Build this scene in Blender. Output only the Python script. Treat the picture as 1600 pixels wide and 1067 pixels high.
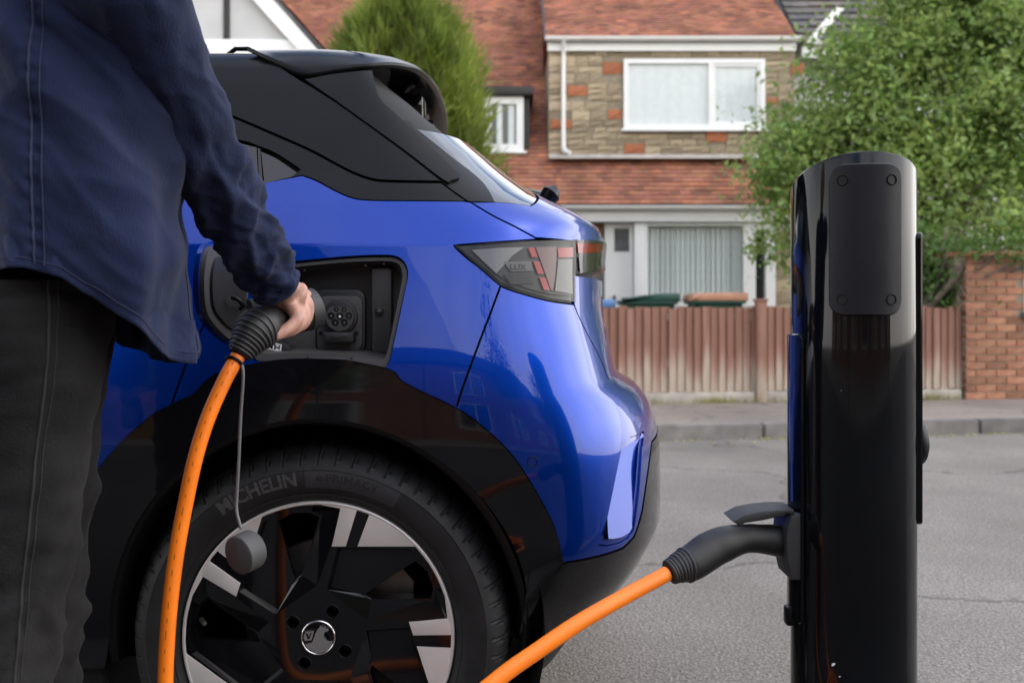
import bpy, bmesh, math, random
import numpy as np
from mathutils import Vector, Matrix, noise
from mathutils.geometry import delaunay_2d_cdt
random.seed(7); rng = np.random.default_rng(7)
PI = math.pi
sc = bpy.context.scene
col = sc.collection
for ob in list(bpy.data.objects): bpy.data.objects.remove(ob)

# ------------------------------------------------------------ camera, sky, sun, exposure
F, H, YH = 1555.56, 0.98, 487.0          # focal length in photo pixels, camera height, horizon row
cd = bpy.data.cameras.new('camera'); cam = bpy.data.objects.new('camera', cd); col.objects.link(cam)
cam.location = (0, 0, H); cam.rotation_euler = (PI/2, 0, 0)
cd.lens = 35; cd.sensor_width = 36; cd.shift_y = -(533.5-YH)/1600
cd.clip_start = 0.05; cd.clip_end = 600
cd.dof.use_dof = True; cd.dof.focus_distance = 1.75; cd.dof.aperture_fstop = 5.0
sc.camera = cam
SUN_EL, SUN_AZ = math.radians(50), math.radians(105)   # azimuth from +Y clockwise: veiled sun to the right of the camera
wd = bpy.data.worlds.new('World'); sc.world = wd; wd.use_nodes = True
nt = wd.node_tree; nt.nodes.clear()
wo = nt.nodes.new('ShaderNodeOutputWorld'); bg = nt.nodes.new('ShaderNodeBackground')
sk = nt.nodes.new('ShaderNodeTexSky'); sk.sky_type = 'NISHITA'; sk.sun_disc = False
sk.sun_elevation = SUN_EL; sk.sun_rotation = SUN_AZ; sk.air_density = 1.0; sk.dust_density = 1.5; sk.ozone_density = 1.0
hs = nt.nodes.new('ShaderNodeHueSaturation'); hs.inputs['Saturation'].default_value = 1.0; hs.inputs['Value'].default_value = 0.8
nt.links.new(sk.outputs[0], hs.inputs['Color'])
# broken cloud: a white layer thick towards the horizon, thinning to blue overhead
tcw = nt.nodes.new('ShaderNodeTexCoord'); cn = nt.nodes.new('ShaderNodeTexNoise'); cn.inputs['Scale'].default_value = 2.2; cn.inputs['Detail'].default_value = 5
cr_ = nt.nodes.new('ShaderNodeValToRGB'); cr_.color_ramp.elements[0].position = .25; cr_.color_ramp.elements[1].position = .8
cr_.color_ramp.elements[0].color = (.82, .79, .75, 1); cr_.color_ramp.elements[1].color = (1, .965, .91, 1)
cm = nt.nodes.new('ShaderNodeVectorMath'); cm.operation = 'SCALE'; cm.inputs[3].default_value = 10.5
wm = nt.nodes.new('ShaderNodeMix'); wm.data_type = 'RGBA'; wm.inputs[0].default_value = .75
sz = nt.nodes.new('ShaderNodeSeparateXYZ'); nt.links.new(tcw.outputs['Generated'], sz.inputs[0])
mz_ = nt.nodes.new('ShaderNodeMapRange'); mz_.inputs[1].default_value = .25; mz_.inputs[2].default_value = .66; mz_.inputs[3].default_value = .62; mz_.inputs[4].default_value = -.34
ma_ = nt.nodes.new('ShaderNodeMath'); ma_.operation = 'MULTIPLY_ADD'; ma_.inputs[1].default_value = 1.3; ma_.use_clamp = True
mb_ = nt.nodes.new('ShaderNodeMath'); mb_.operation = 'SUBTRACT'; mb_.inputs[1].default_value = .34
nt.links.new(sz.outputs[2], mz_.inputs[0]); nt.links.new(cn.outputs[0], mb_.inputs[0]); nt.links.new(mb_.outputs[0], ma_.inputs[0]); nt.links.new(mz_.outputs[0], ma_.inputs[2]); nt.links.new(ma_.outputs[0], wm.inputs[0])
nt.links.new(tcw.outputs['Generated'], cn.inputs['Vector']); nt.links.new(cn.outputs[0], cr_.inputs[0]); nt.links.new(cr_.outputs[0], cm.inputs[0])
nt.links.new(hs.outputs[0], wm.inputs[6]); nt.links.new(cm.outputs[0], wm.inputs[7])
nt.links.new(wm.outputs[2], bg.inputs[0]); nt.links.new(bg.outputs[0], wo.inputs[0])
bg.inputs[1].default_value = 0.14
sl = bpy.data.lights.new('sun', 'SUN'); sun = bpy.data.objects.new('sun', sl); col.objects.link(sun)
sl.energy = 0.8; sl.angle = math.radians(120); sl.color = (1, .96, .9)
sdir = Vector((math.sin(SUN_AZ)*math.cos(SUN_EL), math.cos(SUN_AZ)*math.cos(SUN_EL), math.sin(SUN_EL)))
sun.rotation_euler = sdir.to_track_quat('Z', 'Y').to_euler(); sun.location = sdir*30
vs = sc.view_settings; vs.view_transform = 'Standard'; vs.look = 'None'; vs.gamma = 1; vs.use_curve_mapping = False
vs.exposure = 1.46
try:
    sc.cycles.max_bounces = 10; sc.cycles.transparent_max_bounces = 16
except Exception: pass

def P(px, py, d):
    return Vector(((px-800)*d/F, d, H+(YH-py)*d/F))

# ------------------------------------------------------------ materials
MATS = {}
def nodes_of(name):
    m = bpy.data.materials.new(name); m.use_nodes = True
    t = m.node_tree; b = t.nodes['Principled BSDF']; MATS[name] = m
    return m, t, b
def pbr(name, c, rough=.5, metal=0, coat=0, var=.12, scale=8, bump=0, bscale=120, rvar=.0, spec=.5, tint=False, objrand=0, sheen=0, c2=None):
    """procedural: base colour broken up by noise, optional bump, per-object / per-face tint"""
    m, t, b = nodes_of(name); L = t.links.new
    tc = t.nodes.new('ShaderNodeTexCoord')
    n = t.nodes.new('ShaderNodeTexNoise'); n.inputs['Scale'].default_value = scale; n.inputs['Detail'].default_value = 6
    L(tc.outputs['Object'], n.inputs['Vector'])
    r = t.nodes.new('ShaderNodeValToRGB')
    lo = [max(0, x*(1-var)) for x in c]; hi = [min(1, x*(1+var)) for x in c]
    if c2: hi = list(c2)
    r.color_ramp.elements[0].position = .3; r.color_ramp.elements[1].position = .7
    r.color_ramp.elements[0].color = (*lo, 1); r.color_ramp.elements[1].color = (*hi, 1)
    L(n.outputs[0], r.inputs[0]); out = r.outputs[0]
    if tint:
        a = t.nodes.new('ShaderNodeAttribute'); a.attribute_name = 'tint'
        mx = t.nodes.new('ShaderNodeMix'); mx.data_type = 'RGBA'; mx.blend_type = 'MULTIPLY'; mx.inputs[0].default_value = 1
        L(out, mx.inputs[6]); L(a.outputs['Color'], mx.inputs[7]); out = mx.outputs[2]
    if objrand:
        oi = t.nodes.new('ShaderNodeObjectInfo'); hv = t.nodes.new('ShaderNodeHueSaturation')
        mr = t.nodes.new('ShaderNodeMapRange'); mr.inputs[3].default_value = 1-objrand; mr.inputs[4].default_value = 1+objrand
        L(oi.outputs['Random'], mr.inputs[0]); L(mr.outputs[0], hv.inputs['Value']); L(out, hv.inputs['Color']); out = hv.outputs[0]
    L(out, b.inputs['Base Color'])
    b.inputs['Roughness'].default_value = rough; b.inputs['Metallic'].default_value = metal
    b.inputs['Coat Weight'].default_value = coat; b.inputs['Coat Roughness'].default_value = .02
    b.inputs['Specular IOR Level'].default_value = spec
    if sheen: b.inputs['Sheen Weight'].default_value = sheen; b.inputs['Sheen Roughness'].default_value = .5
    if rvar:
        n2 = t.nodes.new('ShaderNodeTexNoise'); n2.inputs['Scale'].default_value = scale*3; n2.inputs['Detail'].default_value = 5
        L(tc.outputs['Object'], n2.inputs['Vector'])
        mr = t.nodes.new('ShaderNodeMapRange'); mr.inputs[3].default_value = max(.01, rough-rvar); mr.inputs[4].default_value = rough+rvar
        L(n2.outputs[0], mr.inputs[0]); L(mr.outputs[0], b.inputs['Roughness'])
    if bump:
        n3 = t.nodes.new('ShaderNodeTexNoise'); n3.inputs['Scale'].default_value = bscale; n3.inputs['Detail'].default_value = 4
        L(tc.outputs['Object'], n3.inputs['Vector'])
        bp = t.nodes.new('ShaderNodeBump'); bp.inputs['Strength'].default_value = bump; bp.inputs['Distance'].default_value = .01
        L(n3.outputs[0], bp.inputs['Height']); L(bp.outputs[0], b.inputs['Normal'])
    return m
def glass(name, tintc=(1, 1, 1), refl=1.0, rough=.0):
    """thin sheet glass: mirror-like fresnel layer over a see-through sheet"""
    m = bpy.data.materials.new(name); m.use_nodes = True; t = m.node_tree; t.nodes.clear(); MATS[name] = m
    o = t.nodes.new('ShaderNodeOutputMaterial'); tr = t.nodes.new('ShaderNodeBsdfTransparent'); gl = t.nodes.new('ShaderNodeBsdfGlossy')
    tr.inputs[0].default_value = (*tintc, 1); gl.inputs['Roughness'].default_value = rough
    fr = t.nodes.new('ShaderNodeLayerWeight'); fr.inputs[0].default_value = .5
    pw = t.nodes.new('ShaderNodeMath'); pw.operation = 'POWER'; pw.inputs[1].default_value = 5
    mu = t.nodes.new('ShaderNodeMath'); mu.operation = 'MULTIPLY_ADD'; mu.inputs[1].default_value = .9; mu.inputs[2].default_value = .045*refl; mu.use_clamp = True
    mx = t.nodes.new('ShaderNodeMixShader'); L = t.links.new
    L(fr.outputs['Facing'], pw.inputs[0]); L(pw.outputs[0], mu.inputs[0]); L(mu.outputs[0], mx.inputs[0]); L(tr.outputs[0], mx.inputs[1]); L(gl.outputs[0], mx.inputs[2]); L(mx.outputs[0], o.inputs[0])
    return m

# car paint: metallic flake under clear coat
m, t, b = nodes_of('blue_paint'); L = t.links.new
tc = t.nodes.new('ShaderNodeTexCoord'); v = t.nodes.new('ShaderNodeTexVoronoi'); v.inputs['Scale'].default_value = 1400
L(tc.outputs['Object'], v.inputs['Vector'])
r = t.nodes.new('ShaderNodeValToRGB'); r.color_ramp.elements[0].color = (.0, .024, .225, 1); r.color_ramp.elements[1].color = (.0, .040, .34, 1)
L(v.outputs['Color'], r.inputs[0]); L(r.outputs[0], b.inputs['Base Color'])
b.inputs['Metallic'].default_value = .7; b.inputs['Roughness'].default_value = .34; b.inputs['Specular IOR Level'].default_value = .05
b.inputs['Coat Weight'].default_value = 1; b.inputs['Coat Roughness'].default_value = .015; b.inputs['Coat IOR'].default_value = 1.42
pbr('gloss_black', (.004, .004, .005), .06, spec=.45, var=.2, rvar=.03)
pbr('roof_black', (.0045, .005, .006), .26, spec=.16, var=.1, rvar=.03)
pbr('satin_black', (.0045, .0045, .005), .30, spec=.2, var=.2, rvar=.06)
pbr('matt_black', (.006, .006, .006), .75, var=.3)
pbr('port_plastic', (.042, .040, .040), .5, var=.15, bump=.12, bscale=900, rvar=.05)
pbr('port_dark', (.010, .010, .011), .45, var=.2, rvar=.05)
pbr('tyre_rubber', (.011, .011, .012), .62, spec=.35, var=.35, scale=25, bump=.1, bscale=300, rvar=.08)
pbr('tyre_raised', (.050, .050, .053), .5, var=.2, scale=40)
pbr('tyre_band', (.021, .022, .026), .5, var=.2, scale=60)
pbr('machined_alloy', (.74, .72, .70), .38, metal=.55, var=.03, scale=20)
pbr('chrome', (.75, .74, .73), .12, metal=1, var=.03)
pbr('steel', (.16, .155, .15), .45, metal=.9, var=.15, scale=30)
pbr('white_print', (.75, .75, .75), .6, var=.05)
pbr('lamp_black', (.012, .012, .013), .35, var=.2)
pbr('lamp_grey', (.05, .05, .053), .35, var=.2)
pbr('lamp_silver', (.20, .20, .20), .25, metal=.8, var=.1)
pbr('lamp_red', (.62, .004, .010), .25, coat=.6, var=.1)
pbr('lamp_pink', (.24, .12, .12), .3, coat=.5, var=.1)
pbr('rear_glass', (.012, .013, .014), .03, coat=1, var=.1)
pbr('side_glass', (.012, .013, .014), .03, var=.1)
glass('lens', (.62, .62, .62), .4)
glass('pane', (.9, .93, .93), 1.3)
pbr('cable_print', (.45, .09, .006), .5)
pbr('orange_cable', (.95, .215, .008), .42, var=.06, scale=20, bump=.05, bscale=500, rvar=.05)
pbr('handle_black', (.011, .011, .012), .48, var=.2, bump=.12, bscale=1200, rvar=.06)
pbr('handle_grey', (.032, .032, .033), .5, var=.2, bump=.1, bscale=900)
pbr('cap_rubber', (.058, .058, .058), .6, var=.2, bump=.15, bscale=600, rvar=.06)
pbr('cord_grey', (.10, .10, .10), .5, var=.15)
pbr('post_black', (.003, .0034, .0045), .07, spec=.3, var=.3, scale=5, rvar=.05)
pbr('post_panel', (.007, .0085, .012), .4, spec=.35, var=.2, bump=.08, bscale=900, rvar=.06)
pbr('skin', (.46, .235, .17), .45, var=.22, scale=45, bump=.15, bscale=350, c2=(.60, .34, .26))
pbr('hair', (.03, .018, .01), .5, var=.3)
pbr('shoe', (.02, .018, .016), .5, var=.2)
pbr('button', (.02, .022, .035), .3, var=.2)
pbr('white_upvc', (.79, .79, .77), .35, var=.03, scale=3)
pbr('white_render', (.52, .515, .50), .8, var=.06, scale=2.5, bump=.3, bscale=60)
pbr('dark_timber', (.02, .018, .016), .6, var=.3)
pbr('lead_grey', (.10, .10, .105), .6, var=.3)
pbr('curtain', (.74, .75, .74), .8, var=.05)
pbr('blind', (.72, .74, .72), .7, var=.05, objrand=.12)
pbr('dark_pane', (.03, .035, .04), .08, coat=1, var=.2)
pbr('mortar', (.27, .225, .16), .9, var=.2, scale=20)
pbr('stone', (.41, .33, .22), .85, var=.2, scale=9, bump=.5, bscale=40, objrand=.28)
pbr('stone_orange', (.42, .15, .07), .85, var=.2, scale=9, bump=.4, bscale=40, objrand=.15)
pbr('brick', (.34, .12, .065), .85, var=.28, scale=12, bump=.4, bscale=60, objrand=.30, c2=(.33, .17, .10))
pbr('old_brick', (.30, .12, .07), .85, var=.3, scale=3, bump=.4, bscale=30)
pbr('roof_tile', (.32, .135, .080), .85, var=.28, scale=1.6, bump=.4, bscale=50, tint=True)
pbr('grey_tile', (.10, .095, .09), .8, var=.25, scale=3, bump=.3, bscale=50, tint=True)
pbr('bin_green', (.012, .055, .040), .45, var=.15, rvar=.06)
pbr('bin_brown', (.46, .23, .14), .5, var=.1)
pbr('bin_blue', (.10, .22, .45), .5, var=.1)
pbr('bark', (.13, .105, .08), .9, var=.35, scale=14, bump=.6, bscale=40)
pbr('concrete', (.36, .33, .29), .9, var=.22, scale=6, bump=.4, bscale=60, objrand=.15)
pbr('kerb_stone', (.17, .157, .145), .9, var=.25, scale=7, bump=.5, bscale=70, objrand=.18)
pbr('garden_ground', (.25, .22, .18), .95, var=.3, scale=2, bump=.4, bscale=40)
pbr('wood_brown', (.20, .10, .04), .7, var=.3)

def leafmat(name, c, c2, trans=.35):
    m = pbr(name, c, .5, var=.25, scale=1.2, tint=True, c2=c2)
    t = m.node_tree; b = t.nodes['Principled BSDF']; o = [n for n in t.nodes if n.type == 'OUTPUT_MATERIAL'][0]
    tr = t.nodes.new('ShaderNodeBsdfTranslucent'); mx = t.nodes.new('ShaderNodeMixShader'); mx.inputs[0].default_value = trans
    src = b.inputs['Base Color'].links[0].from_socket
    t.links.new(src, tr.inputs[0]); t.links.new(b.outputs[0], mx.inputs[1]); t.links.new(tr.outputs[0], mx.inputs[2]); t.links.new(mx.outputs[0], o.inputs[0])
leafmat('leaf_green', (.16, .26, .065), (.30, .41, .14), .5)
leafmat('leaf_dark', (.045, .11, .02), (.09, .17, .035))
leafmat('conifer', (.14, .21, .03), (.24, .30, .06), .45)

# asphalt: aggregate speckle, worn patches, cracks
def asphalt(name, c, c2, speck):
    m, t, b = nodes_of(name); L = t.links.new; N = t.nodes.new
    tc = N('ShaderNodeTexCoord')
    n1 = N('ShaderNodeTexNoise'); n1.inputs['Scale'].default_value = .9; n1.inputs['Detail'].default_value = 8
    n2 = N('ShaderNodeTexNoise'); n2.inputs['Scale'].default_value = 95; n2.inputs['Detail'].default_value = 5
    v = N('ShaderNodeTexVoronoi'); v.inputs['Scale'].default_value = 130
    for q in (n1, n2, v): L(tc.outputs['Object'], q.inputs['Vector'])
    r1 = N('ShaderNodeValToRGB'); r1.color_ramp.elements[0].color = (*c, 1); r1.color_ramp.elements[1].color = (*c2, 1)
    r1.color_ramp.elements[0].position = .35; r1.color_ramp.elements[1].position = .65
    L(n1.outputs[0], r1.inputs[0])
    mr = N('ShaderNodeMapRange'); mr.inputs[1].default_value = .3; mr.inputs[2].default_value = .7; mr.inputs[3].default_value = 1-speck; mr.inputs[4].default_value = 1+speck
    L(n2.outputs[0], mr.inputs[0])
    sp = N('ShaderNodeMapRange'); sp.inputs[1].default_value = 0; sp.inputs[2].default_value = 1; sp.inputs[3].default_value = .75; sp.inputs[4].default_value = 1.25
    L(v.outputs['Color'], sp.inputs[0])
    mm = N('ShaderNodeMath'); mm.operation = 'MULTIPLY'; L(mr.outputs[0], mm.inputs[0]); L(sp.outputs[0], mm.inputs[1])
    hv = N('ShaderNodeHueSaturation'); L(r1.outputs[0], hv.inputs['Color']); L(mm.outputs[0], hv.inputs['Value'])
    # wandering cracks and darker stains
    nw = N('ShaderNodeTexNoise'); nw.inputs['Scale'].default_value = 1.6; nw.inputs['Detail'].default_value = 6; L(tc.outputs['Object'], nw.inputs['Vector'])
    vm = N('ShaderNodeVectorMath'); vm.operation = 'MULTIPLY_ADD'; vm.inputs[1].default_value = (.9, .9, .9); L(nw.outputs['Color'], vm.inputs[0]); L(tc.outputs['Object'], vm.inputs[2])
    vc = N('ShaderNodeTexVoronoi'); vc.feature = 'DISTANCE_TO_EDGE'; vc.inputs['Scale'].default_value = .42; L(vm.outputs[0], vc.inputs['Vector'])
    ck = N('ShaderNodeMapRange'); ck.inputs[1].default_value = .002; ck.inputs[2].default_value = .009; ck.inputs[3].default_value = .55; ck.inputs[4].default_value = 1; L(vc.outputs['Distance'], ck.inputs[0])
    ns = N('ShaderNodeTexNoise'); ns.inputs['Scale'].default_value = .33; ns.inputs['Detail'].default_value = 7; ns.inputs['Roughness'].default_value = .65; L(tc.outputs['Object'], ns.inputs['Vector'])
    st = N('ShaderNodeMapRange'); st.inputs[1].default_value = .36; st.inputs[2].default_value = .50; st.inputs[3].default_value = .78; st.inputs[4].default_value = 1; L(ns.outputs[0], st.inputs[0])
    cs = N('ShaderNodeMath'); cs.operation = 'MULTIPLY'; L(ck.outputs[0], cs.inputs[0]); L(st.outputs[0], cs.inputs[1])
    hx_ = N('ShaderNodeHueSaturation'); L(hv.outputs[0], hx_.inputs['Color']); L(cs.outputs[0], hx_.inputs['Value'])
    L(hx_.outputs[0], b.inputs['Base Color']); b.inputs['Roughness'].default_value = .9
    bp = N('ShaderNodeBump'); bp.inputs['Strength'].default_value = .5; bp.inputs['Distance'].default_value = .006
    L(v.outputs['Distance'], bp.inputs['Height']); L(bp.outputs[0], b.inputs['Normal'])
asphalt('asphalt', (.155, .139, .121), (.225, .204, .179), .45)
asphalt('near_asphalt', (.05, .047, .043), (.075, .070, .064), .3)
asphalt('footway', (.19, .158, .133), (.255, .217, .182), .2)

# fence stain: red-brown stain bleached and flaking towards the foot of the boards
m, t, b = nodes_of('fence_wood'); L = t.links.new; N = t.nodes.new
tc = N('ShaderNodeTexCoord'); mp = N('ShaderNodeMapping'); mp.inputs['Scale'].default_value = (14, 14, 1.2)
oi = N('ShaderNodeObjectInfo'); va = N('ShaderNodeVectorMath'); va.operation = 'SCALE'; va.inputs[3].default_value = 1
cx = N('ShaderNodeCombineXYZ'); mu = N('ShaderNodeMath'); mu.operation = 'MULTIPLY'; mu.inputs[1].default_value = 50
L(oi.outputs['Random'], mu.inputs[0]); L(mu.outputs[0], cx.inputs[0]); L(mu.outputs[0], cx.inputs[2])
ad = N('ShaderNodeVectorMath'); ad.operation = 'ADD'; L(tc.outputs['Object'], mp.inputs[0]); L(mp.outputs[0], ad.inputs[0]); L(cx.outputs[0], ad.inputs[1])
n1 = N('ShaderNodeTexNoise'); n1.inputs['Scale'].default_value = 1.1; n1.inputs['Detail'].default_value = 8; L(ad.outputs[0], n1.inputs['Vector'])
sx = N('ShaderNodeSeparateXYZ'); L(tc.outputs['Object'], sx.inputs[0])
mz = N('ShaderNodeMapRange'); mz.inputs[1].default_value = .05; mz.inputs[2].default_value = .46; mz.inputs[3].default_value = .42; mz.inputs[4].default_value = -.22
L(sx.outputs[2], mz.inputs[0])
sm = N('ShaderNodeMath'); sm.operation = 'ADD'; L(n1.outputs[0], sm.inputs[0]); L(mz.outputs[0], sm.inputs[1])
r2 = N('ShaderNodeMath'); r2.operation = 'MULTIPLY_ADD'; r2.inputs[1].default_value = .30; L(oi.outputs['Random'], r2.inputs[0]); L(sm.outputs[0], r2.inputs[2])
rp = N('ShaderNodeValToRGB'); e = rp.color_ramp.elements; e[0].position = .45; e[0].color = (.205, .100, .068, 1); e[1].position = .95; e[1].color = (.37, .30, .235, 1)
x_ = e.new(.62); x_.color = (.26, .135, .10, 1)
L(r2.outputs[0], rp.inputs[0]); L(rp.outputs[0], b.inputs['Base Color']); b.inputs['Roughness'].default_value = .85

# cloth: twill-like fine weave bump, slight fade patches
def cloth(name, c, c2, sx_, sy_, rough=.9, sheen=.25, bump=.35):
    m = pbr(name, c, rough, var=.2, scale=7, c2=c2, sheen=sheen, spec=.2)
    t = m.node_tree; b = t.nodes['Principled BSDF']; L = t.links.new; N = t.nodes.new
    tc = N('ShaderNodeTexCoord'); w = N('ShaderNodeTexNoise'); w.inputs['Scale'].default_value = 1; w.inputs['Detail'].default_value = 3
    mp = N('ShaderNodeMapping'); mp.inputs['Scale'].default_value = (sx_, sx_, sy_); L(tc.outputs['Object'], mp.inputs[0]); L(mp.outputs[0], w.inputs['Vector'])
    w2 = N('ShaderNodeTexNoise'); w2.inputs['Scale'].default_value = 15; w2.inputs['Detail'].default_value = 5; w2.inputs['Distortion'].default_value = 1.2; L(tc.outputs['Object'], w2.inputs['Vector'])
    b1 = N('ShaderNodeBump'); b1.inputs['Strength'].default_value = bump; b1.inputs['Distance'].default_value = .003
    b2 = N('ShaderNodeBump'); b2.inputs['Strength'].default_value = .34; b2.inputs['Distance'].default_value = .010
    L(w2.outputs[0], b2.inputs['Height']); L(w.outputs[0], b1.inputs['Height']); L(b2.outputs[0], b1.inputs['Normal']); L(b1.outputs[0], b.inputs['Normal'])
cloth('shirt_navy', (.0068, .0125, .040), (.0125, .0200, .058), 420, 90, .9, .06)
pbr('seam_navy', (.020, .025, .06), .9)
pbr('seam_black', (.022, .0215, .021), .9)
pbr('lamp_mid', (.20, .20, .20), .35, var=.15)
cloth('jeans_black', (.008, .008, .0085), (.020, .0195, .0195), 300, 300, .85, .03)

# ------------------------------------------------------------ mesh helpers
def root(name, label, cat, loc=(0, 0, 0), group=None):
    o = bpy.data.objects.new(name, None); o.empty_display_size = .1; col.objects.link(o); o.location = loc
    o['label'] = label; o['category'] = cat
    if group: o['group'] = group
    return o
def adopt(o, parent):
    if parent is None: return o
    o.parent = parent
    if parent.type == 'EMPTY': o.matrix_parent_inverse = Matrix.Translation(-Vector(parent.location))
    return o
def tag(o, label=None, cat=None, group=None, kind=None):
    if label: o['label'] = label
    if cat: o['category'] = cat
    if group: o['group'] = group
    if kind: o['kind'] = kind
    return o
def mesh(name, V, Fc, mat, smooth=False, normals=None, tint=None):
    me = bpy.data.meshes.new(name)
    me.from_pydata([tuple(map(float, v)) for v in V], [], [tuple(map(int, f)) for f in Fc])
    if mat: me.materials.append(MATS[mat] if isinstance(mat, str) else mat)
    if smooth: me.polygons.foreach_set('use_smooth', [True]*len(me.polygons))
    if tint is not None:
        ca = me.color_attributes.new('tint', 'FLOAT_COLOR', 'CORNER')
        n = len(me.loops); arr = np.ones((n, 4), np.float32)
        tot = np.zeros(len(me.polygons), np.int32); me.polygons.foreach_get('loop_total', tot)
        arr[:, :3] = np.repeat(np.asarray(tint, np.float32), tot, axis=0)
        ca.data.foreach_set('color', arr.ravel())
    if normals is not None:
        me.normals_split_custom_set_from_vertices([tuple(map(float, n)) for n in normals])
    return me
def mk(name, V, Fc, mat, parent=None, smooth=False, normals=None, tint=None):
    o = bpy.data.objects.new(name, mesh(name, V, Fc, mat, smooth, normals, tint)); col.objects.link(o)
    return adopt(o, parent)
def frombm(name, bm, mat, parent=None, smooth=False):
    bmesh.ops.recalc_face_normals(bm, faces=bm.faces)
    me = bpy.data.meshes.new(name); bm.to_mesh(me); bm.free()
    me.materials.append(MATS[mat])
    if smooth:
        me.polygons.foreach_set('use_smooth', [True]*len(me.polygons))
        try: me.set_sharp_from_angle(angle=math.radians(38))
        except Exception: pass
    o = bpy.data.objects.new(name, me); col.objects.link(o)
    return adopt(o, parent)
def bmbox(bm, x0, x1, y0, y1, z0, z1):
    v = [bm.verts.new(p) for p in ((x0, y0, z0), (x1, y0, z0), (x1, y1, z0), (x0, y1, z0), (x0, y0, z1), (x1, y0, z1), (x1, y1, z1), (x0, y1, z1))]
    for f in ((0, 3, 2, 1), (4, 5, 6, 7), (0, 1, 5, 4), (1, 2, 6, 5), (2, 3, 7, 6), (3, 0, 4, 7)): bm.faces.new([v[i] for i in f])
    return v
def box(name, x0, x1, y0, y1, z0, z1, mat, parent=None, bevel=0, seg=2):
    bm = bmesh.new(); bmbox(bm, x0, x1, y0, y1, z0, z1)
    if bevel: bmesh.ops.bevel(bm, geom=list(bm.edges), offset=bevel, segments=seg, affect='EDGES', profile=.5)
    return frombm(name, bm, mat, parent, smooth=bool(bevel))
def boxes(name, lst, mat, parent=None):
    bm = bmesh.new()
    for b_ in lst: bmbox(bm, *b_)
    return frombm(name, bm, mat, parent)
def crom(pts, n=6, closed=False):
    """Catmull-Rom through points (tuples of any length)"""
    p = [np.array(q, float) for q in pts]; out = []
    if len(p) < 3 and not closed: return p
    N_ = len(p); rngi = range(N_ if closed else N_-1)
    for i in rngi:
        a, b_, c, d = (p[(i-1) % N_], p[i], p[(i+1) % N_], p[(i+2) % N_]) if closed else (p[max(i-1, 0)], p[i], p[i+1], p[min(i+2, N_-1)])
        for k in range(n):
            t_ = k/n
            out.append(.5*((2*b_)+(-a+c)*t_+(2*a-5*b_+4*c-d)*t_*t_+(-a+3*b_-3*c+d)*t_**3))
    if not closed: out.append(p[-1])
    return out
def tube_geo(path, rad, seg=14, cap=True, flat=None, up0=None):
    """tube along path; rad list or number; flat=(ry/rx) ratio list for oval sections"""
    p = [np.array(q, float) for q in path]; n = len(p)
    rad = [rad]*n if np.isscalar(rad) else list(rad)
    V, Fc = [], []
    tang = [p[min(i+1, n-1)]-p[max(i-1, 0)] for i in range(n)]
    tang = [t_/(np.linalg.norm(t_)+1e-12) for t_ in tang]
    up = np.array(up0 if up0 is not None else ((0, 0, 1) if abs(tang[0][2]) < .9 else (1, 0, 0)), float)
    for i in range(n):
        up = up-tang[i]*np.dot(up, tang[i]); up /= np.linalg.norm(up)+1e-12
        sd = np.cross(tang[i], up)
        fl = 1 if flat is None else (flat if np.isscalar(flat) else flat[i])
        for k in range(seg):
            a = 2*PI*k/seg
            V.append(p[i]+rad[i]*(math.cos(a)*sd+fl*math.sin(a)*up))
    for i in range(n-1):
        for k in range(seg):
            a = i*seg+k; b_ = i*seg+(k+1) % seg
            Fc.append((a, b_, b_+seg, a+seg))
    if cap:
        Fc.append(tuple(range(seg-1, -1, -1))); Fc.append(tuple((n-1)*seg+k for k in range(seg)))
    return V, Fc
def tube(name, path, rad, mat, parent=None, seg=14, flat=None, up0=None):
    V, Fc = tube_geo(path, rad, seg, True, flat, up0)
    o = mk(name, V, Fc, mat, parent, smooth=True)
    try: o.data.set_sharp_from_angle(angle=math.radians(50))
    except Exception: pass
    return o
def merge_geo(lst):
    V, Fc = [], []
    for v, f in lst:
        o = len(V); V += list(v); Fc += [tuple(i+o for i in q) for q in f]
    return V, Fc
def inpoly(P2, poly):
    x, y = P2[:, 0], P2[:, 1]; c = np.zeros(len(P2), bool); n = len(poly); j = n-1
    for i in range(n):
        xi, yi = poly[i]; xj, yj = poly[j]
        cond = ((yi > y) != (yj > y))
        with np.errstate(divide='ignore', invalid='ignore'):
            c ^= cond & (x < (xj-xi)*(y-yi)/(yj-yi+1e-30)+xi)
        j = i
    return c
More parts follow.
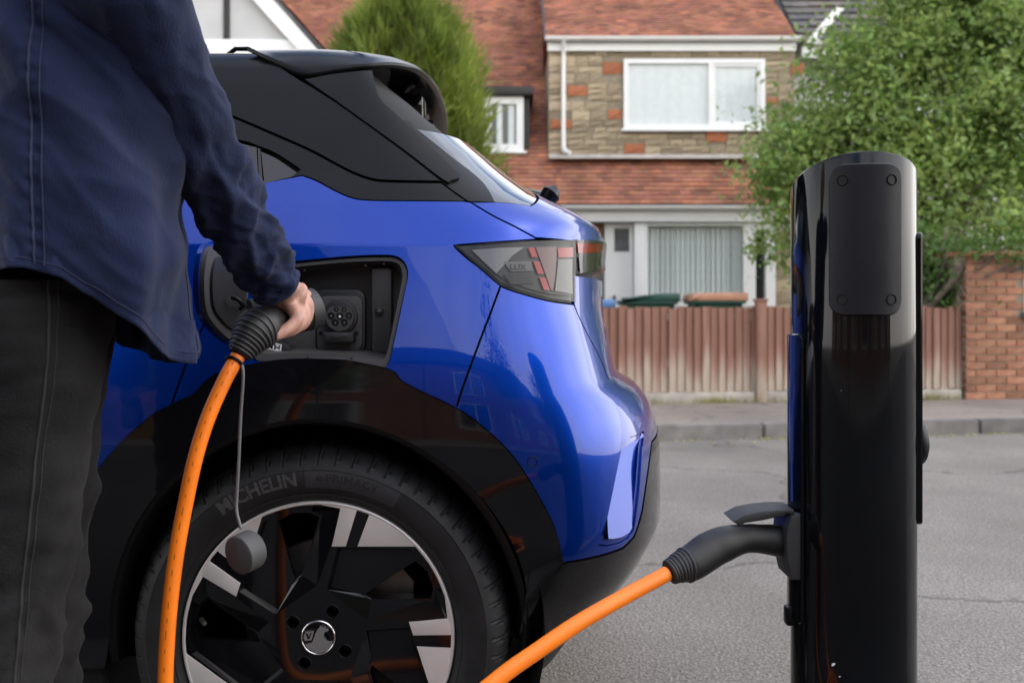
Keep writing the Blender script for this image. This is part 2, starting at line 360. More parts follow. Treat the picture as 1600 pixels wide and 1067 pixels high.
def fill(outer, holes=(), du=None, extra=()):
    loops = [np.array(outer, float)]+[np.array(h, float) for h in holes]
    pts = np.concatenate(loops); edges = []; o = 0
    for l in loops:
        n = len(l); edges += [(o+i, o+(i+1) % n) for i in range(n)]; o += n
    nb = len(pts)
    if du:
        mn, mx = loops[0].min(0), loops[0].max(0)
        us = np.arange(mn[0]+du*.5, mx[0], du); zs = np.arange(mn[1]+du*.5, mx[1], du)
        zs = np.array(sorted(set(np.round(zs, 5)) | set(e_ for e_ in extra if mn[1] < e_ < mx[1])))
        g = np.array([(u_, z_) for z_ in zs for u_ in us]) if len(us) and len(zs) else np.zeros((0, 2))
        if len(g):
            ok = inpoly(g, loops[0])
            for h in loops[1:]: ok &= ~inpoly(g, h)
            g = g[ok]
            if len(g):
                bp_ = pts[:nb]; keep = np.ones(len(g), bool)
                for s in range(0, len(g), 2000):
                    d = np.sqrt(((g[s:s+2000, None, :]-bp_[None])**2).sum(2)).min(1); keep[s:s+2000] = d > du*.45
                pts = np.concatenate([pts, g[keep]])
    r_ = delaunay_2d_cdt([Vector(q) for q in pts], edges, [], 0, 1e-7)
    V = np.array([(v_[0], v_[1]) for v_ in r_[0]]); T = np.array([f for f in r_[2] if len(f) == 3])
    cen = V[T].mean(1); ok = inpoly(cen, loops[0])
    for h in loops[1:]: ok &= ~inpoly(cen, h)
    T = T[ok]
    a, b_, c = V[T[:, 0]], V[T[:, 1]], V[T[:, 2]]
    ar = (b_[:, 0]-a[:, 0])*(c[:, 1]-a[:, 1])-(b_[:, 1]-a[:, 1])*(c[:, 0]-a[:, 0])
    T[ar < 0] = T[ar < 0][:, ::-1]
    return V, T, loops
def prism(name, pts, y0, y1, mat, parent=None, holes=(), bevel=0, seg=2):
    """outline in (x,z), front face at y0 (towards the camera), extruded to y1"""
    bm = bmesh.new()
    if holes:
        V, T, loops = fill(pts, holes)
        f0 = [bm.verts.new((v_[0], y0, v_[1])) for v_ in V]; f1 = [bm.verts.new((v_[0], y1, v_[1])) for v_ in V]
        for a, b_, c in T: bm.faces.new((f0[a], f0[b_], f0[c])); bm.faces.new((f1[c], f1[b_], f1[a]))
        o = 0
        for l in loops:
            n = len(l)
            for i in range(n):
                a, b_ = o+i, o+(i+1) % n
                try: bm.faces.new((f0[a], f0[b_], f1[b_], f1[a]))
                except Exception: pass
            o += n
    else:
        f0 = [bm.verts.new((q[0], y0, q[1])) for q in pts]; f1 = [bm.verts.new((q[0], y1, q[1])) for q in pts]
        n = len(pts); ff = bm.faces.new(f0); bm.faces.new(f1[::-1])
        for i in range(n): bm.faces.new((f0[i], f0[(i+1) % n], f1[(i+1) % n], f1[i]))
        if bevel:
            bmesh.ops.recalc_face_normals(bm, faces=bm.faces)
            bmesh.ops.bevel(bm, geom=list(ff.edges), offset=bevel, segments=seg, affect='EDGES', profile=.5)
    return frombm(name, bm, mat, parent, smooth=bool(bevel))
def rrect(x0, x1, z0, z1, r, n=5):
    out = []
    for cx_, cz_, a0 in ((x1-r, z0+r, -PI/2), (x1-r, z1-r, 0), (x0+r, z1-r, PI/2), (x0+r, z0+r, PI)):
        for k in range(n+1): a = a0+PI/2*k/n; out.append((cx_+r*math.cos(a), cz_+r*math.sin(a)))
    return out
def circ(cx_, cz_, r, n=28): return [(cx_+r*math.cos(2*PI*k/n), cz_+r*math.sin(2*PI*k/n)) for k in range(n)]
def pxz(pts, d):
    return [((a-800)*d/F, H+(YH-b_)*d/F) for a, b_ in pts]
def text_geo(body, size, bold=0):
    cu = bpy.data.curves.new('t', 'FONT'); cu.body = body; cu.size = size; cu.offset = bold; cu.resolution_u = 3
    o = bpy.data.objects.new('t', cu); col.objects.link(o)
    dg = bpy.context.evaluated_depsgraph_get(); me = bpy.data.meshes.new_from_object(o.evaluated_get(dg))
    V = [v_.co.copy() for v_ in me.vertices]; Fc = [tuple(p_.vertices) for p_ in me.polygons]
    bpy.data.objects.remove(o); bpy.data.curves.remove(cu); bpy.data.meshes.remove(me)
    return V, Fc
def remesh(name, geos, voxel, mat, parent, smooth_it=2):
    V, Fc = merge_geo(geos); o = mk(name, V, Fc, mat, None, True)
    md = o.modifiers.new('r', 'REMESH'); md.mode = 'VOXEL'; md.voxel_size = voxel; md.use_smooth_shade = True
    s = o.modifiers.new('s', 'SMOOTH'); s.factor = .5; s.iterations = smooth_it
    dg = bpy.context.evaluated_depsgraph_get(); me = bpy.data.meshes.new_from_object(o.evaluated_get(dg))
    old = o.data; o.modifiers.clear(); o.data = me; bpy.data.meshes.remove(old)
    me.polygons.foreach_set('use_smooth', [True]*len(me.polygons))
    if not me.materials: me.materials.append(MATS[mat])
    return adopt(o, parent)
# ------------------------------------------------------------ ground, road, pavements, kerbs
TA = math.tan(math.radians(9)); A9 = math.radians(9)
def kerbY(x): return 7.58+TA*(x-1.12)
def fenceY(x): return 9.50+TA*(x-1.12)
def sheet(name, poly, z0, z1, mat):
    bm = bmesh.new(); n = len(poly)
    t_ = [bm.verts.new((x, y, z1)) for x, y in poly]; bm.faces.new(t_)
    if z0 is not None:
        b_ = [bm.verts.new((x, y, z0)) for x, y in poly]
        for i in range(n): bm.faces.new((b_[i], b_[(i+1) % n], t_[(i+1) % n], t_[i]))
    return tag(frombm(name, bm, mat), kind='structure')
sheet('road', [(-250, -250), (250, -250), (250, 250), (-250, 250)], None, 0, 'asphalt')
sheet('far_pavement', [(-40, kerbY(-40)+.13), (40, kerbY(40)+.13), (40, fenceY(40)-.03), (-40, fenceY(-40)-.03)], -.05, .10, 'footway')
sheet('front_garden', [(-40, fenceY(-40)-.026), (40, fenceY(40)-.026), (40, 40), (-40, 40)], -.05, .09, 'garden_ground')
sheet('near_pavement', [(-40, -5), (40, -5), (40, 1.56), (-40, 1.56)], -.05, .10, 'near_asphalt')
sheet('near_garden', [(-40, -30), (40, -30), (40, -5.004), (-40, -5.004)], -.05, .12, 'garden_ground')
# worn strip along the front of the far pavement
def kerb(name, fy, x0, x1, ang, step=.915):
    ca, sa = math.cos(ang), math.sin(ang)
    bed = boxes(name, [(x0, x1, .02, .10, -.06, -.02)], 'concrete')
    bed.location = (0, fy(0), 0); bed.rotation_euler = (0, 0, ang); tag(bed, kind='structure')
    bm = bmesh.new(); bmbox(bm, 0, step-.008, 0, .125, -.02, .112); bmesh.ops.bevel(bm, geom=list(bm.edges), offset=.012, segments=2, affect='EDGES')
    me = frombm('kerb_stone', bm, 'kerb_stone', None, True); src = me.data; bpy.data.objects.remove(me)
    x = x0
    while x < x1:
        o = bpy.data.objects.new('kerb_stone', src); col.objects.link(o); o.parent = bed
        o.location = (x, random.uniform(-.004, .004), random.uniform(-.004, .004)); x += step
kerb('far_kerb', kerbY, -9, 12, A9)
kerb('near_kerb', lambda x: 1.562, -6, 6, 0)

# ------------------------------------------------------------ roof tiles: every course laid as real overlapping tiles, joined
def tiles(name, org, ux, vx, wid, length, w, g, mat, parent, th=.02, clip=None, dark=0):
    org, ux, vx = Vector(org), Vector(ux).normalized(), Vector(vx).normalized(); nn = ux.cross(vx).normalized()
    if nn.z < 0: nn = -nn
    V, Fc, T = [], [], []
    nv = int(length/g); nu = int(wid/w)+1
    for j in range(nv):
        for i in range(nu):
            u0 = (i-(.5 if j % 2 else 0))*w; u1 = min(u0+w-.006, wid); u0 = max(u0, 0)
            if u1-u0 < .02: continue
            v0 = j*g
            mid = org+ux*(u0+w/2)+vx*v0
            if clip and clip(mid): continue
            a = len(V); h = th*random.uniform(.75, 1.3); s = random.uniform(-.004, .004)
            p0 = org+ux*u0+vx*(v0-.012+s); p1 = org+ux*u1+vx*(v0-.012+s); q0 = org+ux*u0+vx*(v0+g+.01); q1 = org+ux*u1+vx*(v0+g+.01)
            V += [p0+nn*h, p1+nn*h, q1+nn*.002, q0+nn*.002, p0-nn*.01, p1-nn*.01]
            Fc += [(a, a+1, a+2, a+3), (a+4, a+5, a+1, a)]
            q = noise.noise(mid*.5)*.5+noise.noise(mid*1.7)*.4
            k = random.uniform(.78, 1.2)*(1+.3*q)
            c = (k, k*random.uniform(.88, 1.06), k*random.uniform(.85, 1.1))
            if random.random() < .06+.12*max(0, q): c = (1.35, 1.2, 1.05)
            elif random.random() < .10: c = (.62, .62, .68)
            if dark: c = tuple(x*random.uniform(1-dark, 1) for x in c)
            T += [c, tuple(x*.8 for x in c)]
    return tag(mk(name, V, Fc, mat, parent, tint=T), kind='stuff')
def window(parent, x0, x1, z0, z1, y, fr=.07, mull=(), inner='curtain', sash=(), depth=.08, sill=True):
    """frame ring + mullions in front of a curtain and a glass pane; y = frame front"""
    hs_ = []; xs = [x0]+list(mull)+[x1]
    for i in range(len(xs)-1):
        a = xs[i]+(fr if i == 0 else fr*.45); b_ = xs[i+1]-(fr if i == len(xs)-2 else fr*.45)
        hs_.append((a, b_, z0+fr, z1-fr))
    f = prism('window', [(x0, z0), (x1, z0), (x1, z1), (x0, z1)], y, y+depth, 'white_upvc', parent, holes=[[(a, c), (b_, c), (b_, d), (a, d)] for a, b_, c, d in hs_])
    for i, (a, b_, c, d) in enumerate(hs_):
        e = .002
        if i in sash:
            s = .05; prism('sash', [(a-e, c-e), (b_+e, c-e), (b_+e, d+e), (a-e, d+e)], y+.02, y+.06, 'white_upvc', f, holes=[[(a+s, c+s), (b_-s, c+s), (b_-s, d-s), (a+s, d-s)]])
        mk('pane', [(a-e, y+.045, c-e), (b_+e, y+.045, c-e), (b_+e, y+.045, d+e), (a-e, y+.045, d+e)], [(0, 1, 2, 3)], 'pane', f)
        if inner == 'curtain':
            n = max(6, int((b_-a)/.05)); V = []; 
            for k in range(n+1):
                x = a+(b_-a)*k/n; yy = y+.058+.005*math.sin(k*1.7)+.004*random.random()
                V += [(x, yy, c-.02), (x, yy, d+.02)]
            mk('curtain', V, [(2*k, 2*k+2, 2*k+3, 2*k+1) for k in range(n)], 'curtain', f, True)
        else: box('dark_room', a-e, b_+e, y+depth+.25, y+depth+.27, c-e, d+e, 'dark_pane', f)
    if sill: box('sill', x0-.05, x1+.05, y-.06, y+.03, z0-.045, z0-.003, 'white_upvc', f, .008)
    return f
def xz(px, py, d): v_ = P(px, py, d); return v_.x, v_.z

# ------------------------------------------------------------ the tiled house across the road
hA = root('tiled_house', 'tiled house with stone clad dormer, white windows and low sweeping roof', 'house', (1, 16, .09))
X0, X1 = -4.6, 4.72
SL = math.radians(48); uxv = Vector((1, 0, 0)); vmain = Vector((0, math.cos(SL), math.sin(SL)))
def roofY(z): return 15.86+(z-2.70)/math.tan(SL)
DY = roofY(3.56)                                     # dormer front stands where the roof slope is 3.56 m up
# walls
boxes('wall', [(X0, .95, 16.25, 22, .05, 2.62), (.95, 4.72, 16.9, 22, .05, 2.62)], 'white_render', hA)
mk('roof_deck', [(X0, roofY(2.66), 2.64), (X1, roofY(2.66), 2.64), (X1, roofY(8.8), 8.78), (X0, roofY(8.8), 8.78), (X0, 26.5, 2.6), (X1, 26.5, 2.6)], [(0, 1, 2, 3), (3, 2, 5, 4), (0, 3, 4), (1, 5, 2)], 'lead_grey', hA)
dx0, dz1 = xz(857, 84, DY)
tiles('roof_tiles', (X0, roofY(2.70), 2.70), uxv, vmain, dx0-X0+.12, (8.7-2.70)/math.sin(SL), .165, .105, 'roof_tile', hA, clip=lambda p: p.x > dx0+.02 and p.z > 3.6)
tiles('roof_tiles', (dx0+.12, roofY(2.70), 2.70), uxv, vmain, X1-dx0-.12, 1.17, .165, .105, 'roof_tile', hA)
# dormer
boxes('dormer_wall', [(dx0, X1, DY, DY+3.2, 3.3, dz1+.12)], 'mortar', hA)
DS = math.radians(36); vd = Vector((0, math.cos(DS), math.sin(DS)))
gz = dz1+.22
mk('dormer_roof_deck', [(dx0-.08, DY-.16, gz-.03), (X1, DY-.16, gz-.03), (X1, DY-.16+4.4, gz-.03+4.4*math.tan(DS)), (dx0-.08, DY-.16+4.4, gz-.03+4.4*math.tan(DS)), (dx0-.08, DY+4.2, gz-.3), (X1, DY+4.2, gz-.3), (dx0-.08, DY+.02, gz-.06), (X1, DY+.02, gz-.06)],
   [(0, 1, 2, 3), (1, 7, 5, 2), (0, 6, 7, 1)], 'lead_grey', hA)
tiles('cheek_tiles', (dx0-.02, DY+4.0, dz1+.1), (0, -1, 0), (.02, 0, 1), 4.0, 3.0, .165, .105, 'roof_tile', hA, clip=lambda p: p.z > gz-.1+(p.y-DY+.16)*math.tan(DS))
tiles('roof_tiles', (dx0-.05, DY-.16, gz), uxv, vd, X1-dx0+.05, 4.6, .165, .105, 'roof_tile', hA)
def gutter(y, z, x0, x1, r=.062, parent=None):
    V, Fc = [], []; n = 10
    for x in (x0, x1):
        for k in range(n+1):
            a = PI+PI*k/n; V.append((x, y+r*math.cos(a), z+r*math.sin(a)))
        for k in range(n, -1, -1):
            a = PI+PI*k/n; V.append((x, y+(r-.008)*math.cos(a), z+(r-.008)*math.sin(a)))
    m_ = 2*n+2
    for k in range(m_): Fc.append((k, (k+1) % m_, m_+(k+1) % m_, m_+k))
    Fc += [tuple(range(m_-1, -1, -1)), tuple(range(m_, 2*m_))]
    return mk('gutter', V, Fc, 'white_upvc', parent)
gutter(DY-.20, gz+.0, dx0-.06, X1+.05, parent=hA)
box('fascia', dx0-.02, X1, DY-.10, DY-.07, gz-.20, gz-.04, 'white_upvc', hA)
px_, _ = xz(880, 0, DY)
tube('downpipe', crom([(px_, DY-.2, gz-.05), (px_, DY-.10, gz-.22), (px_, DY-.08, gz-.5), (px_, DY-.08, 3.75), (px_+.02, DY-.1, 3.66), (px_+.1, DY-.2, 3.6)], 4), .036, 'white_upvc', hA)
# stones of the dormer front
wx0, wz1 = xz(974, 94, DY); wx1, wz0 = xz(1194, 203, DY)
bm = bmesh.new(); bmbox(bm, 0, 1, 0, 1, 0, 1); stone_me = bpy.data.meshes.new('stone')
bmesh.ops.subdivide_edges(bm, edges=list(bm.edges), cuts=1, use_grid_fill=True)
for v_ in bm.verts:
    if v_.co.y < .5: v_.co += Vector((random.uniform(-.02, .02), random.uniform(-.15, .2), random.uniform(-.06, .06)))
    if v_.co.y < .1 and min(v_.co.x, 1-v_.co.x, v_.co.z, 1-v_.co.z) < .05: v_.co.y += .35
bmesh.ops.recalc_face_normals(bm, faces=bm.faces); bm.to_mesh(stone_me); bm.free(); stone_me.materials.append(MATS['stone'])
stone_o = stone_me.copy(); stone_o.materials.clear(); stone_o.materials.append(MATS['stone_orange'])
orange = [(660, 290, 700, 345)]
def put_stone(x0, x1, z0, z1, y, me):
    o = bpy.data.objects.new('stone', me); col.objects.link(o); adopt(o, hA)
    o.location = (x0+.009, y-.035+random.uniform(-.012, .006), z0+.009); o.scale = (x1-x0-.018, .06, z1-z0-.018)
ob_px = [(941, 97, 973, 117), (886, 134, 918, 151), (949, 171, 972, 187), (860, 187, 893, 202), (975, 224, 1007, 241), (1103, 206, 1135, 223), (1235, 98, 1256, 118), (1196, 153, 1215, 164)]
ob = []
for a, b_, c, d in ob_px:
    q0 = xz(a, d, DY); q1 = xz(c, b_, DY); ob.append((q0[0], q1[0], q0[1], q1[1])); put_stone(q0[0], q1[0], q0[1], q1[1], DY-.004, stone_o)
z = 3.58; row = 0
while z < dz1+.02:
    hgt = random.choice((.105, .13, .165, .18)); z2 = min(z+hgt, dz1+.06); x = dx0
    while x < X1-.05:
        w_ = random.uniform(.2, .5)
        # stop at the window and at the orange stones already laid
        blk = [q for q in ob if q[2] < z2-.02 and q[3] > z+.02 and q[1] > x+.01]
        if z2 > wz0+.01 and z < wz1-.01: blk = blk+[(wx0-.002, wx1+.002, 0, 9)] if wx1 > x+.01 else blk
        blk.sort(); x2 = min(x+w_, X1)
        if blk and blk[0][0] <= x+.02: x = blk[0][1]; continue
        if blk and blk[0][0]-x2 < .12: x2 = min(max(x2, blk[0][0]), blk[0][0])
        if hgt > .16 and random.random() < .45:
            zm = z+hgt*random.uniform(.4, .6); put_stone(x, x2, z, zm, DY, stone_me); put_stone(x, x2, zm, z2, DY, stone_me)
        else: put_stone(x, x2, z, z2, DY, stone_me)
        x = x2
    z = z2; row += 1
mull, _ = xz(1109, 0, DY)
window(hA, wx0, wx1, wz0, wz1, DY-.075, .075, (mull,), sash=(1,))
mk('lead_flashing', [(dx0, DY-.06, 3.60), (X1, DY-.06, 3.60), (X1, DY-.26, 3.50), (dx0, DY-.26, 3.50)], [(0, 3, 2, 1)], 'concrete', hA)
# small side dormer
SY = 16.72; a0, b1 = xz(756, 152, SY); a1, b0 = xz(818, 237, SY)
boxes('side_dormer', [(a0-.02, a1+.10, SY+.03, SY+1.6, b0-.1, b1+.01)], 'dark_timber', hA)
box('side_dormer_roof', a0-.06, a1+.17, SY-.14, SY+1.7, b1+.012, b1+.15, 'dark_timber', hA, .02)
window(hA, a0, a1, b0, b1, SY-.03, .12, (), 'curtain', (), .06)
# ground floor: gutter, fascia, door and bay window
gutter(15.80, 2.66, X0, X1-.05, parent=hA); box('fascia', X0, X1-.06, 15.90, 15.93, 2.42, 2.60, 'white_upvc', hA)
boxes('soffit', [(X0, X1-.06, 15.935, 16.9, 2.48, 2.52)], 'white_upvc', hA)
BY = 16.0
def xx(px, d=BY): return (px-800)*d/F
box('porch_beam', xx(868), xx(944), 16.15, 16.24, 2.22, 2.415, 'wood_brown', hA)
dr = prism('door', [(xx(946), .12), (xx(990), .12), (xx(990), 2.41), (xx(946), 2.41)], BY+.12, BY+.18, 'white_upvc', hA, holes=[[(xx(961), 1.95), (xx(985), 1.95), (xx(985), 2.33), (xx(961), 2.33)]])
box('door_pane', xx(960), xx(986), BY+.14, BY+.15, 1.94, 2.34, 'lead_grey', dr)
box('handle', xx(959), xx(962.5), BY+.07, BY+.125, 1.10, 1.24, 'dark_timber', dr)
box('porch_post', xx(991), xx(1009), BY-.02, BY+.2, .09, 2.41, 'white_upvc', hA, .01)
# bay
bx0, bx1 = xx(1009), xx(1162); zb, zt = .98+(487-478)/F*BY, 2.36
boxes('bay_wall', [(bx0+.002, xx(1212), BY+.02, BY+.30, .09, zb), (xx(1215), X1, BY+.25, BY+.5, .09, 2.47)], 'white_render', hA)
bw = prism('window', [(bx0+.002, zb), (xx(1212), zb), (xx(1212), 2.41), (bx0+.002, 2.41)], BY, BY+.08, 'white_upvc', hA,
           holes=[[(bx0+.03, zb+.05), (bx1, zb+.05), (bx1, zt), (bx0+.03, zt)], [(xx(1181), zb+.08), (xx(1197), zb+.08), (xx(1197), zt-.06), (xx(1181), zt-.06)]])
mk('pane', [(bx0+.02, BY+.03, zb+.04), (bx1+.01, BY+.03, zb+.04), (bx1+.01, BY+.03, zt+.01), (bx0+.02, BY+.03, zt+.01)], [(0, 1, 2, 3)], 'pane', bw)
mk('pane', [(xx(1180), BY+.03, zb+.07), (xx(1198), BY+.03, zb+.07), (xx(1198), BY+.03, zt-.05), (xx(1180), BY+.03, zt-.05)], [(0, 1, 2, 3)], 'pane', bw)
box('dark_room', xx(1180), xx(1198), BY+.18, BY+.2, zb+.07, zt-.05, 'dark_pane', bw)
x = bx0+.02; me = None
while x < bx1:
    if me is None:
        o = mk('blind_slat', [(0, 0, zb), (.088, .03, zb), (.088, .03, zt+.03), (0, 0, zt+.03), (0, .004, zb), (.088, .034, zb), (.088, .034, zt+.03), (0, .004, zt+.03)], [(0, 1, 2, 3), (7, 6, 5, 4), (0, 3, 7, 4), (1, 5, 6, 2)], 'blind'); me = o.data
    else: o = bpy.data.objects.new('blind_slat', me); col.objects.link(o)
    o.parent = bw; o.location = (x, BY+.13, 0); o.rotation_euler = (0, 0, random.uniform(-.12, .12)); x += .082
bxs = [(xx(1216)+i*.42, xx(1216)+(i+1)*.42, .3+j*.2, .5+j*.2) for i in range(2) for j in range(10)]
for a, b_, c, d in bxs: put_stone(a, b_, c, d, BY+.245, stone_me)
# chimney base on the party wall
ch = boxes('chimney', [(xz(1203, 0, 18)[0], xz(1222, 0, 18)[0], 18.2, 18.9, 5.9, 9.6)], 'old_brick', hA)
box('chimney_flashing', xz(1200, 0, 18)[0], xz(1226, 0, 18)[0], 18.0, 18.95, 5.7, 6.05, 'lead_grey', hA, .03)

# ------------------------------------------------------------ white gabled neighbour, left
hB = root('gabled_house', 'white rendered house with half timbered gable and white bargeboards', 'house', (-5.4, 15, .09))
ex, ez = xz(505, 88, 15.0); sl_ = 1.12; apx = ex-2.75; apz = ez+2.75*sl_; lx = apx-2.75
prism('gable_wall', [(lx, .05), (ex-.12, .05), (ex-.12, ez-.05), (apx, apz-.16), (lx, ez-.05)], 15.02, 15.3, 'white_render', hB)
for s in (1, -1):
    e_ = ex if s > 0 else lx
    prism('bargeboard', [(e_, ez), (apx, apz), (apx, apz-.34), (e_-s*.30, ez)] if s > 0 else [(e_, ez), (e_+.30, ez), (apx, apz-.34), (apx, apz)], 14.90, 14.97, 'white_upvc', hB)
    q = [(e_+s*.06, 14.9, ez-.02), (apx, 14.9, apz+.06), (apx, 21, apz+.06), (e_+s*.06, 21, ez-.02)]
    mk('roof_slope', q+[(a, b_, c+.05) for a, b_, c in q], [(4, 5, 6, 7) if s < 0 else (7, 6, 5, 4), (0, 1, 5, 4), (1, 2, 6, 5), (2, 3, 7, 6), (3, 0, 4, 7)], 'lead_grey', hB)
    nrm = Vector((s*sl_, 0, 1)).normalized()
    tiles('roof_tiles', Vector((e_+s*.08, 14.86 if s > 0 else 21, ez+.03)), (0, s, 0), (-s, 0, sl_), 6.1, 4.1, .165, .105, 'roof_tile', hB)
bx_, _ = xz(354, 0, 15); box('timber', bx_-.045, bx_+.045, 14.985, 15.02, ez+.26, 7.0, 'dark_timber', hB)
for k in (-1, 1, 2): box('timber', bx_+k*-.95-.045, bx_+k*-.95+.045, 14.985, 15.02, ez+.26, min(7.0, apz-.4-abs(bx_-k*.95-apx)*sl_), 'dark_timber', hB)
box('trim_board', lx+.2, ex-.2, 14.96, 15.02, ez-.02, ez+.24, 'white_upvc', hB, .01)
window(hB, apx-1.0, apx+1.0, 2.9, 4.2, 14.95, .07, (apx,), 'curtain')
window(hB, apx-1.2, apx+1.2, .9, 2.1, 14.95, .07, (apx,), 'curtain')

# ------------------------------------------------------------ grey roofed neighbour, right
hC = root('grey_roofed_house', 'white rendered house with grey tiled roof half hidden by the tree', 'house', (8, 17, .09))
cx0 = 4.74
boxes('wall', [(cx0+.05, 13, 17.0, 23, .05, 5.55)], 'white_render', hC)
mk('roof_deck', [(cx0, 16.6, 5.42), (13.2, 16.6, 5.42), (13.2, 20.5, 8.9), (cx0, 20.5, 8.9), (cx0, 24, 5.4), (13.2, 24, 5.4)], [(0, 1, 2, 3), (3, 2, 5, 4), (0, 3, 4), (1, 5, 2)], 'lead_grey', hC)
tiles('roof_tiles', (cx0+.05, 16.58, 5.47), uxv, (0, 3.9, 3.48), 8.2, 5.0, .30, .26, 'grey_tile', hC, th=.045)
gutter(16.52, 5.46, cx0+.3, 13.1, parent=hC); box('fascia', cx0+.1, 13.1, 16.62, 16.65, 5.22, 5.40, 'white_upvc', hC)
q = xz(1254, 72, 16.4); prism('bargeboard', [(q[0], q[1]), (q[0]+.16, q[1]), (q[0]+.62, q[1]+.55), (q[0]+.50, q[1]+.60)], 16.20, 16.26, 'white_upvc', hC)
window(hC, 5.6, 7.4, 3.4, 4.7, 16.93, .07, (6.8,)); window(hC, 8.6, 10.4, 3.4, 4.7, 16.93, .07, (9.4,))
window(hC, 5.6, 7.6, .9, 2.3, 16.93, .07, (6.3, 6.9)); window(hC, 9, 10.4, .9, 2.3, 16.93, .07, (9.7,))

# ------------------------------------------------------------ timber fence, boards one by one
fx0, fx1 = -2.2, 4.50
fence = root('timber_fence', 'red brown timber board fence bleached pale along its foot', 'fence', (1.3, fenceY(1.3), .1))
bm = bmesh.new(); v_ = bmbox(bm, 0, .094, 0, .016, 0, .82)
for q in v_:
    if q.co.x > .05 and q.co.y < .01: q.co.y += .008
board_me = frombm('board', bm, 'fence_wood'); src = board_me.data; bpy.data.objects.remove(board_me)
x = fx0
while x < fx1:
    o = bpy.data.objects.new('board', src); col.objects.link(o); adopt(o, fence)
    o.location = (x, fenceY(x)+random.uniform(-.003, .003)-(.006 if random.random() < .3 else 0), .205+random.uniform(-.008, .008)); o.rotation_euler = (0, random.uniform(-.006, .006), A9+.14+random.uniform(-.05, .05))
    o.scale = (random.uniform(.93, 1.02), 1, random.uniform(.985, 1.012)); x += .0825
for pxp in (-1.6, .42, 2.42):
    o = box('post', -.05, .05, -.045, .04, 0, .98, 'fence_wood', None, .006); adopt(o, fence); o.location = (pxp, fenceY(pxp)-.01, .10); o.rotation_euler = (0, 0, A9)
    c = box('post_cap', -.06, .06, -.055, .05, .98, 1.005, 'fence_wood', o, .006)
for a, b_ in ((-2.2, -1.66), (-1.54, .36), (.48, 2.36), (2.48, 4.52)):
    w_ = (b_-a)/math.cos(A9)
    o = box('gravel_board', 0, w_, -.02, .022, 0, .105, 'concrete', None, .006); adopt(o, fence); o.location = (a, fenceY(a)+.0, .095); o.rotation_euler = (0, 0, A9)
    for zz in (.25, .70): 
        o = box('rail', 0, w_, .018, .055, 0, .07, 'fence_wood', None); adopt(o, fence); o.location = (a, fenceY(a)+.002, .2+zz); o.rotation_euler = (0, 0, A9)

# ------------------------------------------------------------ brick outhouse at the end of the fence
bk = root('brick_outhouse', 'low brick outhouse wall with white window at the end of the fence', 'outhouse', (5.5, 10.2, .1))
ca, sa = math.cos(A9), math.sin(A9); ox_, oy_ = 4.56, fenceY(4.56)-.05
def bput(o, u, w_, z_): o.location = (ox_+u*ca-w_*sa, oy_+u*sa+w_*ca, z_); o.rotation_euler = (0, 0, A9)
o = boxes('core', [(0, 2.6, .012, .9, 0, 1.44)], 'mortar'); adopt(o, bk); bput(o, 0, 0, .09)
bm = bmesh.new(); bmbox(bm, 0, .215, 0, .1, 0, .065); bmesh.ops.bevel(bm, geom=list(bm.edges), offset=.004, segments=1, affect='EDGES')
q = frombm('brick', bm, 'brick'); bsrc = q.data; bpy.data.objects.remove(q)
for j in range(19):
    for i in range(-1, 12):
        u0 = i*.225+(.1125 if j % 2 else 0); sx = 1
        if u0 < 0:
            if u0 < -.12: continue
            sx = (.215+u0)/.215; u0 = 0
        if u0+.215*sx > 2.6: continue
        zz = .10+j*.0755
        if u0+.215 > .60 and u0 < 1.62 and zz > .98-.06 and zz < 1.55: 
            if u0 >= .56 or u0+.215 > .68: continue
        o = bpy.data.objects.new('brick', bsrc); col.objects.link(o); adopt(o, bk); bput(o, u0, random.uniform(-.004, .004), zz); o.scale = (sx, 1, 1)
o = box('coping', -.03, 2.63, -.04, .94, 0, .05, 'old_brick', None, .01); adopt(o, bk); bput(o, 0, 0, 1.535)
w = prism('window', [(0, 0), (.9, 0), (.9, .56), (0, .56)], -.02, .05, 'white_upvc', None, holes=[[(.075, .08), (.82, .08), (.82, .52), (.075, .52)]]); adopt(w, bk); bput(w, .64, 0, .975)
box('pane', .07, .83, .0, .008, .07, .53, 'dark_pane', w); box('sill', -.03, .93, -.07, .02, -.06, -.004, 'lead_grey', w, .006)

# ------------------------------------------------------------ wheelie bins behind the fence
def bin_(px0, px1, d, zt, body, lid, label, slope):
    x0, x1 = xx(px0, d), xx(px1, d); w_ = x1-x0; y0 = d
    r_ = root('wheelie_bin', label, 'bin', ((x0+x1)/2, y0+.3, .09))
    bm = bmesh.new(); v_ = bmbox(bm, x0+.05, x1-.05, y0+.06, y0+.62, .13, zt-.10)
    for q in v_:
        if q.co.z < .5: q.co.x += (.07 if q.co.x < (x0+x1)/2 else -.07); q.co.y += (.06 if q.co.y < y0+.3 else -.04)
    bmesh.ops.bevel(bm, geom=list(bm.edges), offset=.03, segments=2, affect='EDGES'); frombm('bin_body', bm, body, r_, True)
    box('rim', x0+.02, x1-.02, y0+.02, y0+.66, zt-.135, zt-.095, body, r_, .012)
    pts = [(x0, zt-.10), (x1, zt-.10), (x1, zt-.02)]+[(x1-.02-(w_-.05)*t_, zt-.004-slope*t_**3*.09) for t_ in (0, .3, .6, .8, .92, 1)]+[(x0, zt-.09)]
    prism('lid', pts, y0, y0+.68, lid, r_, bevel=.02)
    tube('handle', [(x0+.08, y0+.70, zt-.06), (x1-.08, y0+.70, zt-.06)], .016, body, r_)
    for xw in (x0+.07, x1-.11):
        V, Fc = tube_geo([(xw, y0+.62, .19), (xw+.05, y0+.62, .19)], .1, 18); mk('wheel', V, Fc, 'matt_black', r_, True)
